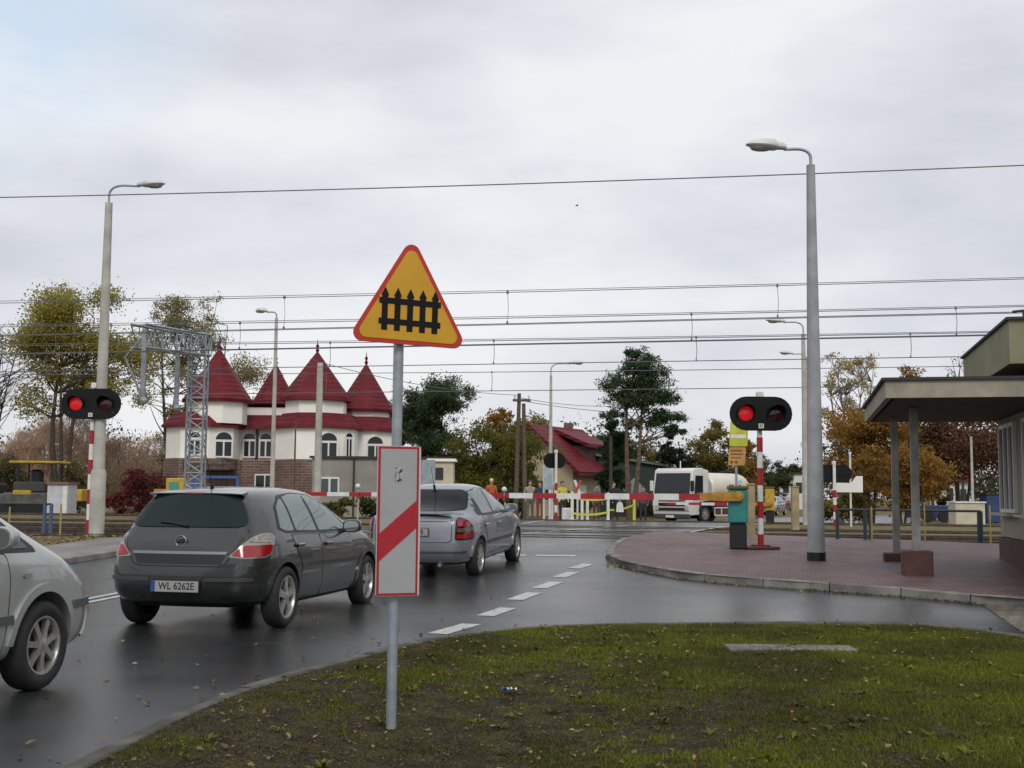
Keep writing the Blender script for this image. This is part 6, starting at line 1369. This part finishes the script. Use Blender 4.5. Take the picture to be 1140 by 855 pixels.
tree('autumn_tree', 'orange tinted tree right of the tanker lorry', 826, 104, 478, ell(10, .58, .26, .38, .14, 65), L_orange, 4200, .25, M_bark, ((0, 0, .18),), 110, .2, limbs=30)
pine('dark green tree left of the near signal post', 842, 118, 498, 50, 4600, 66, .5, .45, L_dark, M_bark, br=.16); pine('dark green tree right of the near signal post', 866, 130, 505, 40, 3800, 67, .5, .45, L_dark, M_bark, br=.16); pine('distant dark tree beside the pale house', 889, 150, 512, 30, 2600, 68, .5, .45, L_dark, M_bark, br=.16, size=.2)
# right
tree('birch_tree', 'tall thin birch with few pale yellow leaves right of the grey lamp post', 935, 72, 352, ell(13, .66, .15, .32, .055, 71), L_birch, 4200, .11, M_barkgrey, ((0, 0, .12), (.03, 0, .10), (-.03, 0, .09)), 120, .22, limbs=90, shell=.8)
tree('birch_tree', 'second thin pale yellow birch just right of the first', 962, 76, 366, ell(13, .62, .14, .32, .06, 72), L_birch, 4200, .11, M_barkgrey, ((0, 0, .12), (.03, 0, .10)), 120, .22, limbs=80, shell=.8)
tree('autumn_tree', 'dense orange beech between the birches and the canopy posts', 968, 60, 440, ell(16, .52, .42, .44, .18, 73), L_orange, 26000, .13, M_bark, ((0, 0, .2), (.08, 0, .16), (-.06, 0, .15)), 210, .22, limbs=50)
tree('autumn_tree', 'rounded yellow orange crown above the canopy edge', 1016, 66, 394, ell(10, .80, .16, .16, .085, 74)+ell(8, .45, .25, .3, .12, 75), L_orange, 17000, .13, M_bark, ((0, 0, .2),), 150, .2, limbs=40)
tree('autumn_tree', 'orange tree seen between the canopy posts', 1004, 54, 470, ell(11, .5, .45, .44, .2, 76), L_orange, 14000, .13, M_bark, ((0, 0, .22), (.07, 0, .15)), 140, .22, limbs=40)
tree('autumn_tree', 'dark rusty tree behind the pale cream box', 1068, 66, 420, ell(14, .60, .42, .34, .18, 77), L_rust, 18000, .14, M_bark, ((0, 0, .22), (.06, 0, .15), (-.07, 0, .15)), 170, .22, limbs=50)
tree('autumn_tree', 'dark rusty tree behind the station building at the right edge', 1140, 70, 415, ell(12, .58, .42, .36, .18, 78), L_rust, 6500, .22, M_bark, ((0, 0, .22),), 130, .22, limbs=40)
tree('bare_tree', 'bare twigged tree above the station canopy beside the upper roof', 1070, 84, 382, ell(12, .72, .2, .25, .08, 79), L_rust, 350, .16, M_bark, ((0, 0, .16), (.05, 0, .1)), 90, .2, limbs=70, shell=.8)
pine('dark green tree seen under the canopy left part', 1040, 80, 470, 70, 5000, 80, .5, .45, L_dark, M_bark, br=.18)
shrub('low yellowish hedge beyond the tracks behind the blank board', 945, 56, 545, 70, L_yelgr, 2200, .16, .1, 1.8, None, 'hedge', 82); shrub('low rusty hedge beyond the tracks near the station wall', 1100, 58, 548, 60, L_rust, 1800, .16, .1, 1.8, None, 'hedge', 83)
shrub('low green hedge in front of the red roofed house', 640, 74, 545, 70, L_olive, 2600, .17, .1, 1.8, None, 'hedge', 85); shrub('low dark hedge left of the red roofed house', 570, 66, 545, 60, L_dark, 2400, .17, .1, 1.8, None, 'hedge', 86); shrub('low dark hedge below the green shed', 715, 76, 556, 80, L_dark, 2400, .17, .1, 1.8, None, 'hedge', 87); shrub('drab hedge right of the tanker lorry', 836, 86, 543, 60, L_drab, 2400, .2, .1, 1.8, None, 'hedge', 88)
# the far wood closing the horizon
c = []
for i in range(420):
    px = -250+i*3.9; Y = 150+rng.random()*60
    if 840 < px < 905: Y += 90
    q = at(px, 560, Y); h = (6.5+4.5*rng.random())*(1+.25*math.sin(px*.021)); n = 260
    p = rand_unit(n)*(rng.random(n)**.45)[:, None]*np.array([3.2, 2.0, h/2]); p += np.array([q.x, Y, h/2]); c.append(p)
tag(flat_mesh('far_wood', leaf_quads(np.concatenate(c), .42, 1.6), 4, leafmat('far_wood_leaves', [(.020, .028, .016), (.040, .045, .020), (.065, .055, .026), (.030, .040, .022), (.08, .06, .03)]), 'stuff'), 'far wood in mixed autumn colours along the horizon', 'wood')
# ------------------------------------------------------------------ people waiting beyond the crossing
def person(px, Y, label, jacket, trousers, facing=0.0, height=1.74, hair=(.05, .035, .025), stride=.0, bag=None, helmet=None, lean=0.0, arm=.12):
    x = at(px, 570, Y).x; root = thing('person', label, 'person', (x, Y, zt(x, Y)), facing, 'people waiting at the crossing')
    k = height/1.75
    V = [(0, 0, .95), (0, -.01, 1.15), (0, -.02, 1.36), (0, -.01, 1.47), (0, 0, 1.54), (0, .02, 1.62), (0, .02, 1.71)]; Rr = [(.155, .11), (.145, .105), (.165, .11), (.07, .06), (.058, .058), (.085, .098), (.07, .08)]
    E_ = [(0, 1), (1, 2), (2, 3), (3, 4), (4, 5), (5, 6)]
    for s in (-1, 1):
        b = len(V); st = stride*s
        V += [(s*.10, 0, .88), (s*.105, st*.5, .50), (s*.11, st-.02*0, .09), (s*.12, st+.13, .045)]; Rr += [(.092, .095), (.062, .065), (.045, .05), (.042, .035)]; E_ += [(0, b), (b, b+1), (b+1, b+2), (b+2, b+3)]
        b = len(V); V += [(s*.19, -.02, 1.40), (s*.25, -.04-st*.3, 1.13), (s*.235, arm-st*.5, .90), (s*.23, arm+.05-st*.5, .80)]; Rr += [(.066, .066), (.05, .05), (.038, .038), (.034, .022)]; E_ += [(2, b), (b, b+1), (b+1, b+2), (b+2, b+3)]
    me = bpy.data.meshes.new('body'); me.from_pydata([(p[0]*k, -p[1]*k, p[2]*k) for p in V], E_, []); o = bpy.data.objects.new('body', me); COL.objects.link(o)
    sm = o.modifiers.new('skin', 'SKIN'); sk = me.skin_vertices[0].data if me.skin_vertices else None
    if sk is None: me.attributes.new; 
    if not me.skin_vertices:
        bm = bmesh.new(); bm.from_mesh(me); bm.verts.layers.skin.verify(); bm.to_mesh(me); bm.free()
    sk = me.skin_vertices[0].data
    for i, r in enumerate(Rr): sk[i].radius = (r[0]*k, r[1]*k)
    sk[0].use_root = True
    o.modifiers.new('sub', 'SUBSURF').levels = 2; o.modifiers['sub'].render_levels = 2
    dg = bpy.context.evaluated_depsgraph_get(); fin = bpy.data.meshes.new_from_object(o.evaluated_get(dg)); o.modifiers.clear(); o.data = fin; o.parent = root
    fin.materials.clear(); [fin.materials.append(q) for q in (M_skin, jacket, trousers, M_black)]
    for p in fin.polygons:
        z = p.center.z/k; ax = abs(p.center.x/k)
        p.material_index = 3 if z < .085 else (0 if z > 1.49 or (z < .86 and ax > .19 and z > .7) else (2 if z < .93 and ax < .19 else 1)); p.use_smooth = True
    m = MB(); m.ball((0, -.015*k+.03, 1.675*k), (.088*k, .102*k, .095*k), 12); h = m.build('hair' if not helmet else 'helmet', mat('hair_%d' % int(hair[0]*1000), hair, .7) if not helmet else helmet, root, True)
    m = MB(); m.ball((0, -.115*k, 1.60*k), (.012, .02, .02), 6); [m.ball((s*.032, -.098*k, 1.632*k), (.012, .008, .008), 6, 1) for s in (-1, 1)]; m.box((0, -.098*k, 1.56*k), (.045, .01, .008), mi=2); m.build('face_features', [M_skin, M_black, mat('lips', (.25, .08, .07), .6)], root, True)
    if bag: 
        bg_ = thing('carrier_bag', 'white carrier bag held by the dark clothed person', 'bag', (x+.27, Y-.08, zt(x, Y)+.42)); m = MB(); m.prism([(-.17, 0), (.17, 0), (.13, .36), (.05, .44), (-.05, .44), (-.13, .36)], (0, .07, 0), (1, 0, 0), (0, 0, 1), .14); m.build('body', bag, bg_); m = MB(); m.tube([(-.06, 0, .42), (-.03, 0, .52), (.03, 0, .52), (.06, 0, .42)], .008, 5); m.build('handle', bag, bg_)
    return root
def cloth(n, c): return mat(n, c, .85, var=.15, vs=8)
person(547, 53, 'person in an orange vest and yellow helmet behind the silver saloon', cloth('orange_vest', (.42, .10, .025)), cloth('dark_trousers', (.03, .03, .04)), .4, 1.78, helmet=mat('yellow_helmet', (.62, .48, .10), .4))
person(590, 55, 'person in a beige coat near the wooden pole', cloth('beige_coat', (.30, .26, .20)), cloth('grey_trousers', (.14, .13, .12)), .2, 1.80)
person(601, 54, 'person in a dark blue jacket next to the beige coat', cloth('navy_jacket', (.025, .04, .10)), cloth('brick_trousers', (.25, .06, .04)), -.3, 1.70)
person(626, 54, 'person in a yellow vest by the white posts', cloth('yellow_vest', (.55, .50, .05)), cloth('dark_trousers', (.03, .03, .04)), .5, 1.74)
person(664, 57, 'person in a grey coat between the white posts and the bag carrier', cloth('grey_coat', (.09, .10, .12)), cloth('brown_trousers', (.10, .05, .04)), .3, 1.72)
person(683, 54, 'person in dark clothes carrying a white bag', cloth('black_coat', (.02, .02, .03)), cloth('black_trousers', (.022, .02, .03)), .6, 1.74, stride=.14, bag=M_white)
person(716, 58, 'person in a brown jacket left of the lorry', cloth('brown_jacket', (.12, .07, .05)), cloth('dark_trousers', (.03, .03, .04)), -.2, 1.72)
# white posts with warning tape
WP = []
for i, (px, Y, lab) in enumerate(((637, 52.5, 'first white barricade post from the left, beside the yellow vest'), (648, 54, 'second white barricade post from the left'), (654, 55, 'shorter third white barricade post'), (677, 53.5, 'white barricade post right beside the bag carrier'), (706, 56, 'yellow barricade post left of the lorry'))):
    x = at(px, 560, Y).x; z0 = zt(x, Y); m = MB(); m.box((0, 0, .6), (.13, .10, 1.3), bev=.02); m.box((0, 0, .03), (.34, .34, .06), bev=.01); o = m.build('barricade_post', M_white if px != 706 else mat('lime_paint', (.50, .55, .05), .5)); o.location = (x, Y, z0); tag(o, lab, 'post', 'barricade posts with tape'); WP.append(Vector((x, Y, z0)))
def tape(a, b, z0, z1, label):
    m = MB(); n = 10; vs = []
    for k in range(n+1): u = k/n; p = a.lerp(b, u); z = z0+(z1-z0)*u-.08*math.sin(math.pi*u); vs += [(p.x, p.y-.07, p.z+z), (p.x, p.y-.07, p.z+z+.09), (p.x, p.y-.062, p.z+z+.09), (p.x, p.y-.062, p.z+z)]
    m.add(vs, [(4*k+i, 4*k+(i+1) % 4, 4*k+4+(i+1) % 4, 4*k+4+i) for k in range(n) for i in range(4)]); o = m.build('warning_tape', mat('lime_tape', (.55, .60, .05), .5)); tag(o, label, 'tape')
tape(WP[0], WP[3], .95, .95, 'upper lime warning tape between the white posts'); tape(WP[0], WP[3], .28, .35, 'lower lime warning tape between the white posts'); tape(WP[3], WP[4], .45, .75, 'lime warning tape from the white post to the lorry')
q = at(643, 560, 56); t = thing('warning_cross', 'white and red level crossing cross on a post behind the barrier', 'sign', (q.x, 56, zt(q.x, 56)))
m = MB(); zc = at(643, 543, 56).z-t.location.z
m.tube([(0, .05, 0), (0, .05, zc+.1)], .045, 8); m.build('post', M_white, t)
for s in (-1, 1): m = MB(); m.box((0, .01*s, zc), (.75, .018, .12), tilt=Matrix.Rotation(s*R(68), 3, 'Y')); m.build('arm', M_white if s > 0 else mat('pale_red_arm', (.40, .06, .05), .5), t)
q = at(631, 572, 53.5); m = MB(); m.box((0, 0, .28), (.42, .3, .56), bev=.03); o = m.build('white_container', M_white); o.location = (q.x, 53.5, zt(q.x, 53.5)); tag(o, 'white plastic container on the ground by the first white post', 'container')
for i, (px, Y, h) in enumerate(((606, 54.5, 1.4), (612, 56, 1.5))):
    x = at(px, 560, Y).x; m = MB(); m.box((0, 0, h/2), (.09, .09, h), bev=.01); o = m.build('white_post', M_white); o.location = (x, Y, zt(x, Y)); tag(o, ['white post beside the navy jacket', 'white post under the pale blue panel'][i], 'post')
# a bird
m = MB(); m.ball((0, 0, 0), (.09, .03, .03), 8); m.add([(-.05, 0, .02), (.08, 0, .02), (-.02, .22, .05), (-.07, .2, .04)], [(0, 1, 2, 3)]); m.add([(-.05, 0, .02), (.08, 0, .02), (-.02, -.22, .05), (-.07, -.2, .04)], [(0, 1, 2, 3)]); o = m.build('bird', M_black); o.location = at(642, 229, 70); o.rotation_euler = (0, 0, .6); tag(o, 'tiny dark bird flying in the cloudy sky', 'bird')
